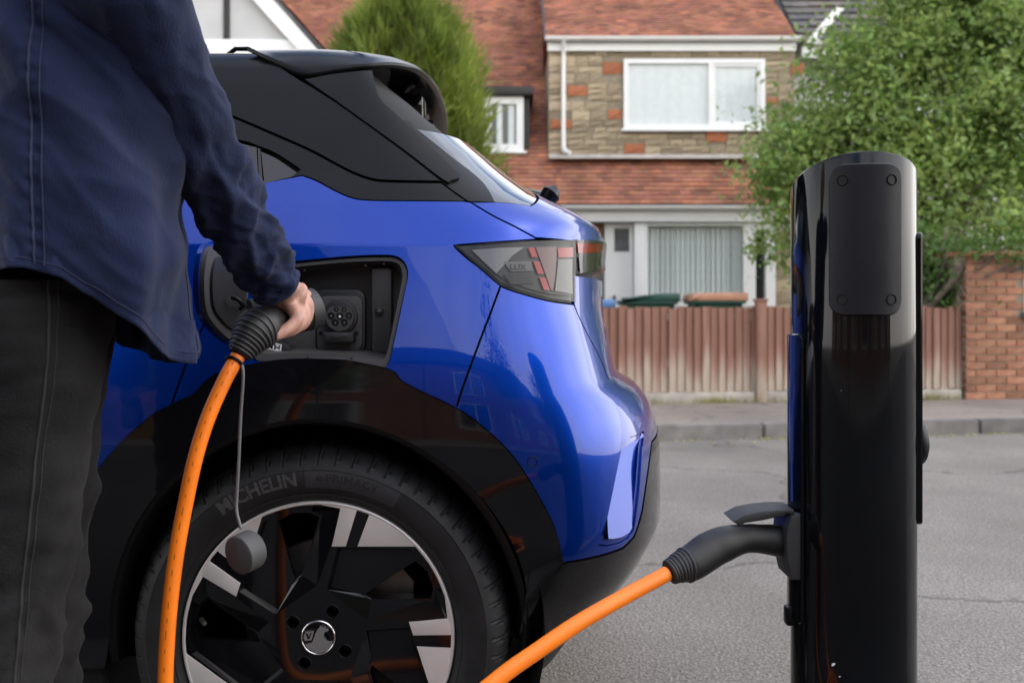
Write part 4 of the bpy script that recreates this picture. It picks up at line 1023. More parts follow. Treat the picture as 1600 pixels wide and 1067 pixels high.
# ---- roof spoiler
E = [(-.575, 2.165, 1.546), (-.52, 2.135, 1.515), (-.447, 2.122, 1.478), (-.38, 2.128, 1.488), (-.304, 2.145, 1.503), (-.262, 2.20, 1.520), (-.226, 2.30, 1.535), (-.205, 2.45, 1.548), (-.196, 2.62, 1.556), (-.194, YC, 1.558)]
E = crom(E, 4); E = E+[np.array((q[0], 2*YC-q[1], q[2])) for q in E[::-1][1:]]
nE = len(E); rings = []
def shift(i, inn, dz): 
    a, b_ = E[max(i-1, 0)], E[min(i+1, nE-1)]; t_ = b_-a; nr = np.array((-t_[1], t_[0], 0.)); nr /= np.linalg.norm(nr)+1e-9
    c = np.array((-.62, YC, 0)); 
    if np.dot(nr, c-E[i]*np.array((1, 1, 0))) < 0: nr = -nr
    return E[i]+nr*inn+np.array((0, 0, dz))
ztop = lambda x, y: 1.637-.100*((y-YC)/.66)**2-.22*max(0, x+.45)**1.6
rings.append([shift(i, .05, .004) for i in range(nE)])      # underside
rings.append([shift(i, .010, -.001) for i in range(nE)])
rings.append([E[i] for i in range(nE)])
rings.append([shift(i, -.003, .010) for i in range(nE)])
def up_(i, inn, f):
    q = shift(i, inn, 0); zt_ = ztop(q[0], q[1]); q[2] = E[i][2]+(zt_-E[i][2])*f; return q
rings.append([up_(i, .006, .42) for i in range(nE)]); rings.append([up_(i, .025, .72) for i in range(nE)]); rings.append([up_(i, .06, .93) for i in range(nE)]); rings.append([up_(i, .11, 1) for i in range(nE)])
lastr = []
for i in range(nE):
    q = rings[-1][i].copy(); t_ = .85; q = np.array((q[0]+(-.60-q[0])*t_, q[1]+(YC-q[1])*.35, 0)); q[2] = 1.548+.085*(1-((q[1]-YC)/.585)**2)+.003; lastr.append(q)
rings.append(lastr)
V = [q for r_ in rings for q in r_]; Fc = [(j*nE+i, j*nE+i+1, (j+1)*nE+i+1, (j+1)*nE+i) for j in range(len(rings)-1) for i in range(nE-1)]
sp = mk('roof_spoiler', V, Fc, 'roof_black', car, True)
# underside of the spoiler and its support block
und = [[shift(i, .05, .004) for i in range(nE)], [shift(i, .14, -.02) for i in range(nE)]]
und.append([np.array((-.46, YC+(q[1]-YC)*.82, 1.46)) for q in und[1]])
V = [q for r_ in und for q in r_]; Fc = [(j*nE+i, (j+1)*nE+i, (j+1)*nE+i+1, j*nE+i+1) for j in range(2) for i in range(nE-1)]
mk('underside', V, Fc, 'gloss_black', sp, True)
for sgn in (1, -1):
    prism_pts = [(-.30, 1.50), (-.235, 1.52), (-.20, 1.47), (-.27, 1.44)]
    y0_ = YC+sgn*.18; box('spoiler_strut', -.33, -.225, y0_-.05, y0_+.05, 1.46, 1.545, 'gloss_black', sp, .02)
ant = crom([(-.62, 2.42, 1.60), (-.58, 2.42, 1.618), (-.52, 2.42, 1.622), (-.44, 2.42, 1.60)], 5)
tube('aerial', [P(356, 86, 2.5), P(368, 77, 2.5), P(388, 77, 2.5), P(406, 84, 2.5)], [.008, .009, .009, .006], 'roof_black', car, flat=.6)
# rear wiper
pv = P(858, 311, 2.50)
wp = tube('rear_wiper', [pv+Vector((-.03, .02, -.035)), pv+Vector((-.012, 0, -.008)), pv+Vector((.004, 0, .012)), pv+Vector((.012, .01, .022))], [.022, .020, .026, .016], 'satin_black', car, 16)
tube('wiper_arm', [pv+Vector((0, 0, .008)), pv+Vector((-.06, .2, .045)), pv+Vector((-.10, .5, .055))], [.010, .008, .006], 'satin_black', wp)
# ------------------------------------------------------------ wheels
def R5(pts, k): a = -2*PI*k/5; return [(x*math.cos(a)-y*math.sin(a), x*math.sin(a)+y*math.cos(a)) for x, y in pts]
def rimarc(a0, a1, r, n=8): return [(r*math.cos(math.radians(a0+(a1-a0)*k/n)), r*math.sin(math.radians(a0+(a1-a0)*k/n))) for k in range(n+1)]
def lathe(prof, n=96, wob=None):
    V, Fc = [], []; m_ = len(prof)
    for k in range(n):
        a = 2*PI*k/n
        for j, (r_, y) in enumerate(prof):
            rr = r_+(wob(j, k) if wob else 0); V.append((rr*math.cos(a), y, rr*math.sin(a)))
    for k in range(n):
        for j in range(m_-1): Fc.append((k*m_+j, k*m_+j+1, ((k+1) % n)*m_+j+1, ((k+1) % n)*m_+j))
    return V, Fc
def sc_(pts): return [(x*WK, y*WK) for x, y in pts]
def build_wheel():
    V, Fc = lathe([(.2585, .016), (.252, .010), (.2515, .003), (.2500, .003), (.2495, .01), (.246, .03), (.238, .07), (.232, .20), (.25, .215)], 96)
    rim = mk('wheel', V, Fc, 'gloss_black', car, True)
    rim.data.set_sharp_from_angle(angle=math.radians(45))
    # thin bright flange ring
    V, Fc = lathe([(.2515, -.0008), (.2545, -.0030), (.2575, -.0015), (.2588, .010)], 96); mk('rim_edge', V, Fc, 'machined_alloy', rim, True)
    pockets = []
    for k in range(5):
        # pocket between two spokes: recessed floor with the see-through opening, sloped lower edge
        pk = [(29.5, 141), (146, 138.6), (161, 127), (177, 109), (190, 88), (198, 69), (203, 24.4), (77, 27), (13.6, 75)]; pockets.append(R5(pk, k))
        hl_ = [(70, 64), (82, 56), (177, 58), (180, 74), (170, 102), (152, 118), (100, 84)]
        prism('spoke', sc_(R5(pk, k)), .013, .028, 'gloss_black', rim, holes=[sc_(R5(hl_, k))])
        e1, e2 = sc_(R5([(13.6, 75), (77, 27), (203, 24.4), (196, 70)], k)), sc_(R5([(69, 65), (82, 57), (177.5, 57.5), (181, 74)], k))
        mk('spoke_edge', [(x, .001, z) for x, z in e1]+[(x, .0145, z) for x, z in e2]+[(x, .05, z) for x, z in e2], [(0, 1, 5, 4), (1, 2, 6, 5), (2, 3, 7, 6), (4, 5, 9, 8), (5, 6, 10, 9), (6, 7, 11, 10)], 'gloss_black', rim)
        e3, e4 = sc_(R5([(13.6, 75), (29.5, 141), (146, 138.6)], k)), sc_(R5([(19, 77), (34, 136.5), (143, 135)], k))
        mk('spoke_edge', [(x, .001, z) for x, z in e3]+[(x, .0135, z) for x, z in e4], [(0, 3, 4, 1), (1, 4, 5, 2)], 'gloss_black', rim)
        prism('machined_tip', sc_(R5([(21, 143)]+[(43, 143), (62, 203.5)]+rimarc(73, 80.5, 213, 3)+[(34, 199)], k)), -.001, .02, 'machined_alloy', rim, bevel=.001)
        prism('tip_slot', sc_(R5([(44.5, 143), (60, 143), (77, 196), (63.5, 202)], k)), .006, .02, 'gloss_black', rim)
        prism('machined_tip', sc_(R5([(61.5, 143), (155, 143), (168, 126), (186, 98), (199, 64), (204, 24)]+rimarc(6, 67.5, 213, 14), k)), -.001, .02, 'machined_alloy', rim, bevel=.001)
        pass
    prism('rim_face', circ(0, 0, .2508, 96), .0015, .02, 'gloss_black', rim, holes=[sc_(q) for q in pockets]+[[(dx_*WK+9.5*WK*math.cos(a), dy_*WK+9.5*WK*math.sin(a)) for a in np.linspace(0, 2*PI, 20, endpoint=False)] for dx_, dy_ in ((-40, 23), (22, 40), (42, -22), (-22, -41))])
    for dx_, dy_ in ((-40, 23), (22, 40), (42, -22), (-22, -41)):
        prism('wheel_bolt', [(dx_*WK+.0075*math.cos(a), dy_*WK+.0075*math.sin(a)) for a in np.linspace(0, 2*PI, 6, endpoint=False)], .022, .045, 'satin_black', rim, bevel=.0015)
        V, Fc = lathe([(.0135, .0012), (.0128, -.0004), (.0115, .0005), (.0110, .03)], 28); mk('bolt_recess', [(x+dx_*WK, y, z+dy_*WK) for x, y, z in V], Fc, 'satin_black', rim, True)
    # centre cap with the round emblem
    V, Fc = lathe([(.0345, .006), (.034, -.001), (.0325, -.0022), (.0305, -.002), (.030, -.0012), (.0001, -.0012)], 48); cap = mk('centre_cap', V, Fc, 'gloss_black', rim, True)
    V, Fc = lathe([(.0328, -.0020), (.0318, -.0034), (.0302, -.0032), (.0298, -.0012)], 48); mk('emblem_ring', V, Fc, 'chrome', rim, True)
    e_ = .0302/25                                     # emblem drawn in units of 1/25 radius, y up
    def em(name, pts, y=-.0026, mt='chrome', holes=()): prism(name, [(x*e_, z*e_) for x, z in pts], y, -.0012, mt, rim, holes=[[(x*e_, z*e_) for x, z in h] for h in holes])
    em('emblem_griffin', [(-20.5, -10.5), (-9, -7), (-8.5, -5.5), (-6, 2), (-4.5, 4.5), (-5, 7), (-2.5, 9), (-1.5, 12.5), (2, 16), (3.5, 20), (5, 17.5), (9, 16.5), (11, 14.5), (16, 15), (16.5, 11.5), (14.5, 10), (12, 9.8), (10.5, 8), (9, 6), (9, 2), (12, -2.5), (17, -5), (22.5, -6), (21, -12), (17, -17.5), (11, -21.5), (4, -23.8), (-5, -23.2), (-3.5, -20.5), (-5, -19), (-14, -18), (-17.5, -15.5)])
    em('emblem_flag', [(-20, 9), (-6.5, 11), (-10, -3.5), (-21.5, -4.5), (-22.8, 1)], holes=[[(-19.5, 7), (-16.5, 7.4), (-14.3, 1.5), (-12.3, 7.8), (-10, 8.2), (-13.2, -1.5), (-16.5, -2)]])
    # tyre
    prof = [(.250, .03), (.2600, .004), (.2640, -.004), (.270, -.008), (.2715, -.0105), (.2740, -.0105), (.2755, -.0125), (.290, -.0195), (.3060, -.0225), (.3180, -.0220), (.3205, -.0232), (.3225, -.0216), (.3290, -.0185), (.3380, -.0110), (.3450, -.001), (.3510, .010), (.3560, .022), (.3600, .036), (.3625, .055), (.3635, .08), (.3635, .165), (.3595, .20), (.35, .225), (.32, .245), (.29, .245), (.255, .225)]
    ng = 64; per = 9
    def wob(j, k):
        y = prof[j][1]; rr = prof[j][0]
        if rr > .336:
            kk = (k+int(2.2*math.sin((rr-.336)*180))) % per
            return -.006 if kk == 0 else 0
        return 0
    V, Fc = lathe(prof, ng*per, wob); ty = mk('tyre', V, Fc, 'tyre_rubber', rim, True)
    ty.data.set_sharp_from_angle(angle=math.radians(28))
    ry = np.array(sorted(prof[:16])); 
    def on_tyre(r_, ang, lift): return (r_*math.cos(ang), float(np.interp(r_, ry[:, 0], ry[:, 1]))-lift, r_*math.sin(ang))
    def arc_text(body, r0, h, a_start, a_end, mt, lift, bold, nm):
        V, Fc = text_geo(body, 1, bold); xs_ = [v_.x for v_ in V]; x0_, x1_ = min(xs_), max(xs_)
        mk(nm, [on_tyre(r0+h*v_.y/.73, math.radians(a_start+(a_end-a_start)*(v_.x-x0_)/(x1_-x0_)), lift) for v_ in V], Fc, mt, rim)
    def band(a0_, a1_, r0_, r1_, mt, lift):
        n = 20; V = [on_tyre(r_, math.radians(a0_+(a1_-a0_)*k/n), lift) for k in range(n+1) for r_ in np.linspace(r0_, r1_, 6)]
        mk('sidewall_band', V, [(k*6+j, k*6+6+j, k*6+7+j, k*6+1+j) for k in range(n) for j in range(5)], mt, rim, True)
    band(127.5, 94.5, .290, .324, 'tyre_rubber', .0006); band(94, 60, .286, .323, 'tyre_band', .0006)
    arc_text('MICHELIN', .2935, .026, 126.5, 97, 'tyre_raised', .0016, .035, 'lettering')
    arc_text('e·PRIMACY', .2995, .0145, 90, 67.5, 'matt_black', .0012, .015, 'lettering')
    arc_text('e·PRIMACY', .2995, .0145, -90, -112.5, 'matt_black', .0012, .015, 'lettering')
    arc_text('MICHELIN', .2935, .026, -53.5, -83, 'tyre_raised', .0016, .035, 'lettering')
    # brake disc and caliper behind the spokes
    V, Fc = lathe([(.05, .10), (.165, .10), (.166, .125), (.05, .125)], 48); mk('brake_disc', V, Fc, 'steel', rim)
    prism('brake_caliper', [(r_*math.cos(a), r_*math.sin(a)) for r_, a in [(.10, .25), (.175, .2), (.195, .45), (.19, .75), (.165, .95), (.10, .9)]], .075, .14, 'steel', rim, bevel=.008)
    tube('valve', [(-.228, .02, .028), (-.215, .0, .026)], [.005, .004], 'steel', rim, 10)
    return rim
w0 = build_wheel()
def place(o, loc, rz): o.location = loc; o.rotation_euler = (0, 0, rz)
subs = list(bpy.data.objects); subs = [o for o in subs if o.parent == w0]
place(w0, (WX, WY, WZ), 0)
for loc, rz in (((FX, WY, WZ), 0), ((WX, 2*YC-WY, WZ), PI), ((FX, 2*YC-WY, WZ), PI)):
    c = w0.copy(); col.objects.link(c); c.parent = car; place(c, loc, rz)
    for s in subs:
        if rz and s.name.split('.')[0] in ('lettering', 'sidewall_band', 'emblem_griffin', 'emblem_flag'): continue
        d = s.copy(); col.objects.link(d); d.parent = c
# ------------------------------------------------------------ charging port
PB = 1.975                                             # depth of the back of the recess
fl = panel('port_flange', port_hole, 'port_plastic', car, holes=[port_out], off=-.008, gap=.0005, skirt=.004)
po = resample(port_out, .01); pu = S(np.array([q[0] for q in po]), np.array([q[1] for q in po])); pn = SN(np.array([q[0] for q in po]), np.array([q[1] for q in po]))
pu = pu-pn*.008; k = len(po); cen = pu.mean(0)
back = [np.array((cen[0]+(q[0]-cen[0])*.93, PB, cen[2]+(q[2]-cen[2])*.90+.0)) for q in pu]
mid = [np.array((q[0]*.35+b_[0]*.65, q[1]*.55+b_[1]*.45, q[2]*.35+b_[2]*.65)) for q, b_ in zip(pu, back)]
V = list(pu)+mid+back; Fc = [(j*k+i, j*k+(i+1) % k, (j+1)*k+(i+1) % k, (j+1)*k+i) for j in range(2) for i in range(k)]
pr = mk('charging_port', V, Fc, 'port_plastic', car, True)
mk('port_back', back, [tuple(range(k))], 'port_plastic', pr)
def pp(name, pts, d0, d1, mt, bev=0, holes=(), par=None): return prism(name, pxz(pts, d0), d0, d1, mt, par or pr, holes=[pxz(h, d0) for h in holes], bevel=bev)
def prr(x0, x1, y0, y1, r_): return [(a, -b_) for a, b_ in rrect(x0, x1, -y1, -y0, r_)]
pp('dark_well', prr(452, 582, 408, 548, 12), PB-.004, PB-.001, 'port_dark')
pp('well_rib', prr(580, 612, 418, 552, 6), PB-.03, PB-.002, 'port_plastic', .006)
pp('well_floor', prr(420, 500, 505, 552, 8), PB-.02, PB-.005, 'port_plastic', .006)
pp('socket_frame', prr(489, 571, 452, 553, 16), PB-.02, PB-.004, 'port_dark', .005)
pp('socket_plate', prr(494, 566, 462, 549, 13), PB-.026, PB-.018, 'port_plastic', .004)
pp('socket_ring', [(530.7+27.5*math.cos(a), 495.7+27*math.sin(a)) for a in np.linspace(0, 2*PI, 40, endpoint=False)], PB-.036, PB-.02, 'port_dark', .003)
pins = [(525, 484, 4.3), (537.5, 484, 4.3), (517, 494, 6.2), (544.7, 494, 6.2), (523.5, 504.5, 6.2), (537.5, 504.5, 6.2), (530.8, 494.5, 6.2)]
face = [(530.7+21.5*math.cos(a), max(495.7+21.5*math.sin(a), 479)) for a in np.linspace(0, 2*PI, 48, endpoint=False)]
pp('socket_face', face, PB-.040, PB-.03, 'port_plastic', 0, holes=[[(cx_+(r_-.35)*math.cos(a), cy_+(r_-.35)*math.sin(a)) for a in np.linspace(0, 2*PI, 18, endpoint=False)] for cx_, cy_, r_ in pins])
for i, (cx_, cy_, r_) in enumerate(pins):
    pp('pin', [(cx_+2*math.cos(a), cy_+2*math.sin(a)) for a in np.linspace(0, 2*PI, 14, endpoint=False)], PB-.0375, PB-.03, 'white_print' if i == 6 else 'steel', .0008)
pp('dust_cover', prr(504.5, 552, 519, 536, 3), PB-.062, PB-.02, 'port_dark', .004)
for a, b_ in ((500.5, 520), (556, 520)): pp('cover_hinge', [(a+3*math.cos(t_), b_+3*math.sin(t_)) for t_ in np.linspace(0, 2*PI, 14, endpoint=False)], PB-.032, PB-.02, 'satin_black', .001)
pp('screw', [(592+6.8*math.cos(a), 486+6.8*math.sin(a)) for a in np.linspace(0, 2*PI, 24, endpoint=False)], PB-.038, PB-.028, 'port_dark', .002)
pp('screw_head', [(592+3*math.cos(a), 486+3*math.sin(a)) for a in np.linspace(0, 2*PI, 6, endpoint=False)], PB-.041, PB-.036, 'steel', .001)
lb = pp('label_plate', [(408, 531), (438, 533), (452, 541), (456, 553), (408, 553)], PB-.06, PB-.02, 'port_dark', .004)
q = [(416, 532.5), (440, 538.5), (438.5, 550), (413.5, 544.5)]; c_ = np.mean(q, 0)
pp('label_frame', q, PB-.0625, PB-.059, 'white_print', 0, holes=[[tuple(c_+(np.array(x)-c_)*np.array((.84, .74))) for x in q]], par=pr)
for dx_ in (-7, 0, 6):
    for s_ in ((0, -2.6, 1.2), (0, 2.6, 1.2)) if dx_ != 0 else ((0, 0, 3.4),):
        x_, y_ = c_[0]+dx_, c_[1]+dx_*.23+s_[1]; w_ = 2.2 if dx_ else .8
        pp('label_mark', [(x_-w_, y_-s_[2]-.2), (x_+w_, y_-s_[2]+.6), (x_+w_, y_+s_[2]+.6), (x_-w_, y_+s_[2]-.2)], PB-.0625, PB-.0600, 'white_print')
for a, b_ in ((474, 421), (570, 413.5), (599, 411), (480, 557), (548, 558.5)):
    q = inv(a, b_); p = S(*q)-SN(*q)*.008; V, Fc = tube_geo([p+np.array((0, -.001, 0)), p+np.array((0, .004, 0))], .0022, 10); mk('flange_stud', V, Fc, 'matt_black', pr, True)
# open flap, hinged at the front edge of the port
hx = -.488
fpts = [(1.855, .915), (1.84, .99), (1.845, 1.05), (1.80, 1.085), (1.70, 1.096), (1.655, 1.085), (1.635, 1.04), (1.642, .985), (1.68, .955), (1.76, .925)]
fpts = [tuple(q) for q in crom(fpts, 4, True)]
def flap(name, pts, x0, x1, mt, par, skew=.02):
    n = len(pts); V = [(x0-skew*(1.85-y)/.2, y, z) for y, z in pts]+[(x1-skew*(1.85-y)/.2, y, z) for y, z in pts]
    Fc = [tuple(range(n)), tuple(range(2*n-1, n-1, -1))]+[(i, n+i, n+(i+1) % n, (i+1) % n) for i in range(n)]
    return mk(name, V, Fc, mt, par)
fo = flap('charging_flap', fpts, hx-.014, hx-.006, 'blue_paint', car)
c_ = np.mean(fpts, 0); inn = [tuple(c_+(np.array(q)-c_)*.95) for q in fpts]; flap('flap_liner', inn, hx-.008, hx+.002, 'port_plastic', fo)
inn2 = [tuple(c_+(np.array(q)-c_)*.74) for q in fpts]; flap('flap_pad', inn2, hx+.0, hx+.007, 'port_dark', fo)
tube('flap_clip', crom([(hx+.004, 1.72, 1.005), (hx+.016, 1.72, 1.0), (hx+.02, 1.735, .99), (hx+.016, 1.755, .992), (hx+.005, 1.77, .985)], 4), .004, 'satin_black', fo, 8)
tube('flap_hinge', crom([(hx-.002, 1.83, .99), (hx+.012, 1.88, .99), (hx+.03, 1.92, .99), (hx+.05, 1.95, .985)], 4), .014, 'port_dark', fo, 12)
# ------------------------------------------------------------ charging post
PXX, PYY, PR = .5475, 1.60, .0965
post = root('charging_post', 'round glossy black charging post with slanted top and screwed panel', 'charging post', (PXX, PYY, .1))
n = 96; V, Fc = [], []
def ptop(a, r_=PR): return 1.1857-.002*math.sin(a)*r_/PR+.038*math.cos(a)*r_/PR      # a: angle from the camera side, + to the right
rings = [(.1, PR), (.5, PR), (.9, PR)]
for zz, r_ in rings:
    for k in range(n): a = 2*PI*k/n; V.append((PXX+r_*math.sin(a), PYY-r_*math.cos(a), zz))
for dr_, dz_ in ((0, -.004), (.0012, -.001), (.004, .001)):
    for k in range(n): a = 2*PI*k/n; r_ = PR-dr_; V.append((PXX+r_*math.sin(a), PYY-r_*math.cos(a), ptop(a, r_)+dz_))
m_ = 6
for j in range(m_-1):
    for k in range(n): Fc.append((j*n+k, j*n+(k+1) % n, (j+1)*n+(k+1) % n, (j+1)*n+k))
Fc.append(tuple((m_-1)*n+k for k in range(n)))
pb = mk('post_body', V, Fc, 'post_black', post, True); pb.data.set_sharp_from_angle(angle=math.radians(40))
def on_post(a, z, r_): return (PXX+r_*math.sin(a), PYY-r_*math.cos(a), z)
def curved_plate(name, a0, a1, z0, z1, r0, r1, rad, mt, par, sq=1):
    """rounded rectangle bent round the post"""
    out = rrect(a0*PR, a1*PR, z0, z1, rad, 6); V2, T, loops = fill(resample(out, .01), (), .012)
    k_ = len(V2); nb = len(loops[0]); V = []; e_ = .002
    c = np.array(((a0+a1)/2*PR, (z0+z1)/2)); sh = shrink(loops[0], e_)
    F2 = np.array(V2); F2[:nb] = sh
    V += [on_post(q[0]/PR, q[1], r1) for q in F2]+[on_post(q[0]/PR, q[1], r1-.0025) for q in loops[0]]+[on_post(q[0]/PR, q[1], r0) for q in loops[0]]
    Fc = [tuple(t_) for t_ in T]
    for i in range(nb):
        j = (i+1) % nb; Fc += [(i, k_+i, k_+j, j), (k_+i, k_+nb+i, k_+nb+j, k_+j)]
    o = mk(name, V, Fc, mt, par, True); o.data.set_sharp_from_angle(angle=math.radians(30)); return o
pa0, pa1 = math.radians(-38.5), math.radians(23.5)
pf = curved_plate('screen_panel', pa0, pa1, .974, 1.2035, PR-.003, PR+.009, .022, 'post_panel', post)
for fa, fz in ((-.47, 1.178), (.225, 1.178), (-.475, .998), (.22, .998)):
    cpt = Vector(on_post(fa, fz, PR+.0088)); nr = Vector((math.sin(fa), -math.cos(fa), 0))
    V, Fc = [], []; t1 = Vector((math.cos(fa), math.sin(fa), 0)); t2 = Vector((0, 0, 1))
    prof = [(.0085, .0), (.0082, .0012), (.0070, .0012), (.0062, -.0030), (.0052, -.0030), (.0050, -.0006), (.0030, -.0004), (.0026, -.0028), (0.0004, -.0028)]
    for k in range(24):
        a = 2*PI*k/24
        for r_, h_ in prof: V.append(cpt+(t1*math.cos(a)+t2*math.sin(a))*r_+nr*h_)
    for k in range(24):
        for j in range(len(prof)-1): Fc.append((k*len(prof)+j, ((k+1) % 24)*len(prof)+j, ((k+1) % 24)*len(prof)+j+1, k*len(prof)+j+1))
    mk('screw', V, Fc, 'gloss_black', pf)
curved_plate('socket_plate', math.radians(-128), math.radians(-66), .488, .945, PR-.002, PR+.0055, .012, 'post_black', post)
curved_plate('socket_plate', math.radians(66), math.radians(128), .645, 1.105, PR-.002, PR+.0075, .012, 'post_black', post)
V, Fc = tube_geo([(PXX+PR, PYY, .77), (PXX+PR+.0125, PYY, .77), (PXX+PR+.0165, PYY, .77)], [.034, .034, .026], 32); mk('socket_cover', V, Fc, 'handle_black', post, True)
box('cable_clip', PXX-PR-.0125, PXX-PR+.01, PYY-.012, PYY+.012, .478, .508, 'satin_black', post, .004)
sb = P(1228, 845, PYY); sbx = PXX-PR-.005
# socket block and raised lid
o = prism('socket_block', [(sbx-.0145, sb.z+.030), (sbx-.008, sb.z+.048), (sbx+.008, sb.z+.053), (sbx+.008, sb.z-.053), (sbx-.007, sb.z-.053), (sbx-.0145, sb.z-.022), (sbx-.0165, sb.z+.01)], PYY-.040, PYY+.040, 'handle_grey', post, bevel=.006)
lid = pxz([(1137, 807.5), (1156, 797.5), (1180, 792.5), (1205, 790), (1232, 790), (1232, 797), (1220, 796), (1217, 799), (1185, 806), (1156, 810.5), (1150, 815.5)], PYY)
prism('socket_lid', lid, PYY-.034, PYY+.034, 'handle_grey', post, bevel=.003)
# scuffs on the paint
for a_, z_, s_ in ((-.62, .442, .008), (-.40, .400, .005), (-.30, .397, .007), (-.36, .392, .003), (-.52, .425, .003), (-.5, .86, .0012)):
    V = [on_post(a_+random.uniform(.5, 1.2)*s_*6*math.cos(t_), z_+random.uniform(.3, 1)*s_*.5*math.sin(t_+.6), PR+.0006) for t_ in np.linspace(0, 2*PI, 9, endpoint=False)]; mk('scuff', V, [tuple(range(9))], 'white_print', post)

# ------------------------------------------------------------ charging cable with its two connectors
cab = root('charging_cable', 'orange charging cable running from the hand to the post socket', 'cable', (-.1, 1.3, .1))
G0, G1 = np.array(P(381, 543, 1.585)), np.array(P(494, 481, 1.735))
lead = [np.array(P(*q)) for q in ((372, 556, 1.575), (352, 592, 1.56), (326, 650, 1.545), (306, 712, 1.535), (290, 785, 1.53), (277, 855, 1.525), (267, 930, 1.52), (261, 1000, 1.52), (258, 1075, 1.52))]
lead += [np.array(q) for q in ((-.528, 1.515, .30), (-.515, 1.50, .17), (-.46, 1.44, .118), (-.33, 1.36, .112), (-.14, 1.30, .112))]
for k in range(1, 26):
    a = -PI*.5+k*.55; r_ = .19+.012*math.sin(k*1.3); lead.append(np.array((.02+r_*1.1*math.cos(a), 1.16+r_*math.sin(a)*.75-.0, .112+.0045*k*.55/1.4)))
lead += [np.array((-.20, 1.16, .16)), np.array((-.22, 1.26, .26)), np.array((-.14, 1.32, .385))]
lead += [np.array(P(*q)) for q in ((770, 1067, 1.375), (840, 1016, 1.405), (905, 972, 1.435), (975, 932, 1.475), (1042, 896, 1.515))]
tube('cable_lead', crom(lead, 8), .0118, 'orange_cable', cab, 16)
# flexed print dashes along the lead
dash = crom(lead[:9], 12); 
for i in range(6, len(dash)-3, 4):
    p_, t_ = dash[i], dash[i+1]-dash[i-1]; t_ = t_/np.linalg.norm(t_); sd = np.cross(t_, np.array((0, 1, 0))); sd /= np.linalg.norm(sd); nrm = np.cross(sd, t_); nrm = nrm if nrm[1] < 0 else -nrm
    c_ = p_+nrm*.0117+sd*.0015; l_ = random.uniform(.002, .007); w_ = .0008
    mk('print_mark', [c_-t_*l_-sd*w_+nrm*.0003, c_+t_*l_-sd*w_+nrm*.0003, c_+t_*l_+sd*w_+nrm*.0003, c_-t_*l_+sd*w_+nrm*.0003], [(0, 1, 2, 3)], 'cable_print', cab)
# vehicle connector in the hand: ribbed boot, grip, collar
ax = (G1-G0)/np.linalg.norm(G1-G0)
bt = [np.array(P(*q)) for q in ((373, 554, 1.576), (385, 536, 1.585), (400, 517, 1.60), (420, 505, 1.63), (445, 497, 1.67), (468, 489, 1.705), (481, 485, 1.72))]
btc = crom(bt, 8); nb = len(btc); rad = []
for i in range(nb):
    t_ = i/(nb-1); r_ = float(np.interp(t_, [0, .12, .3, .42, .6, .8, .9, 1], [.0165, .022, .032, .034, .027, .026, .030, .031])); rad.append(r_)
con = tube('car_connector', btc, rad, 'handle_black', cab, 24)
for k in range(9):                                     # ribs of the flexible boot
    t_ = .05+k*.04; i = t_*(nb-1); i0 = int(i); p_ = btc[i0]+(btc[i0+1]-btc[i0])*(i-i0); tg = btc[i0+1]-btc[i0]; tg /= np.linalg.norm(tg)
    r_ = float(np.interp(t_, [0, .12, .3, .42], [.0165, .022, .032, .034]))
    V, Fc = tube_geo([p_-tg*.0022, p_-tg*.0012, p_+tg*.0012, p_+tg*.0022], [r_, r_+.0025, r_+.0025, r_], 26); mk('boot_rib', V, Fc, 'handle_grey', con, True)
d_ = np.array((.75, .60, .27)); d_ /= np.linalg.norm(d_)
c0 = np.array(P(483, 484, 1.715))
V, Fc = tube_geo([c0-d_*.022, c0-d_*.010, c0-d_*.009, c0+d_*.012, c0+d_*.013, c0+d_*.004], [.029, .033, .0355, .0355, .030, .0285], 36); mk('connector_collar', V, Fc, 'handle_grey', con, True).data.set_sharp_from_angle(angle=.6)
V, Fc = tube_geo([c0-d_*.03, c0-d_*.008], [.0335, .0342], 36); mk('collar_band', V, Fc, 'handle_black', con, True)
# post connector
pc = [P(*q) for q in ((1046, 894, 1.518), (1062, 886, 1.525), (1082, 878, 1.535), (1108, 860, 1.55), (1135, 848, 1.56), (1165, 841, 1.575), (1195, 842, 1.588), (1222, 845, 1.60))]
pcc = crom([tuple(q) for q in pc], 6); nb = len(pcc)
rr_ = [float(np.interp(i/(nb-1), [0, .14, .24, .40, .55, .70, .82, 1], [.0165, .0215, .0268, .0290, .0275, .0225, .0225, .0265])) for i in range(nb)]
pcn = tube('post_connector', pcc, rr_, 'handle_black', cab, 26)
for k in range(7):
    i = 1+k*1.35; i0 = int(i); p_ = pcc[i0]+(pcc[i0+1]-pcc[i0])*(i-i0); tg = pcc[i0+1]-pcc[i0]; tg /= np.linalg.norm(tg); r_ = rr_[i0]
    V, Fc = tube_geo([p_-tg*.0022, p_-tg*.0012, p_+tg*.0012, p_+tg*.0022], [r_, r_+.0022, r_+.0022, r_], 26); mk('boot_rib', V, Fc, 'handle_grey', pcn, True)
seam = [q+np.array((0, -rr_[i]*.985, .004)) for i, q in enumerate(pcc)][14:-1]
tube('seam', seam, .0009, 'matt_black', pcn, 6)
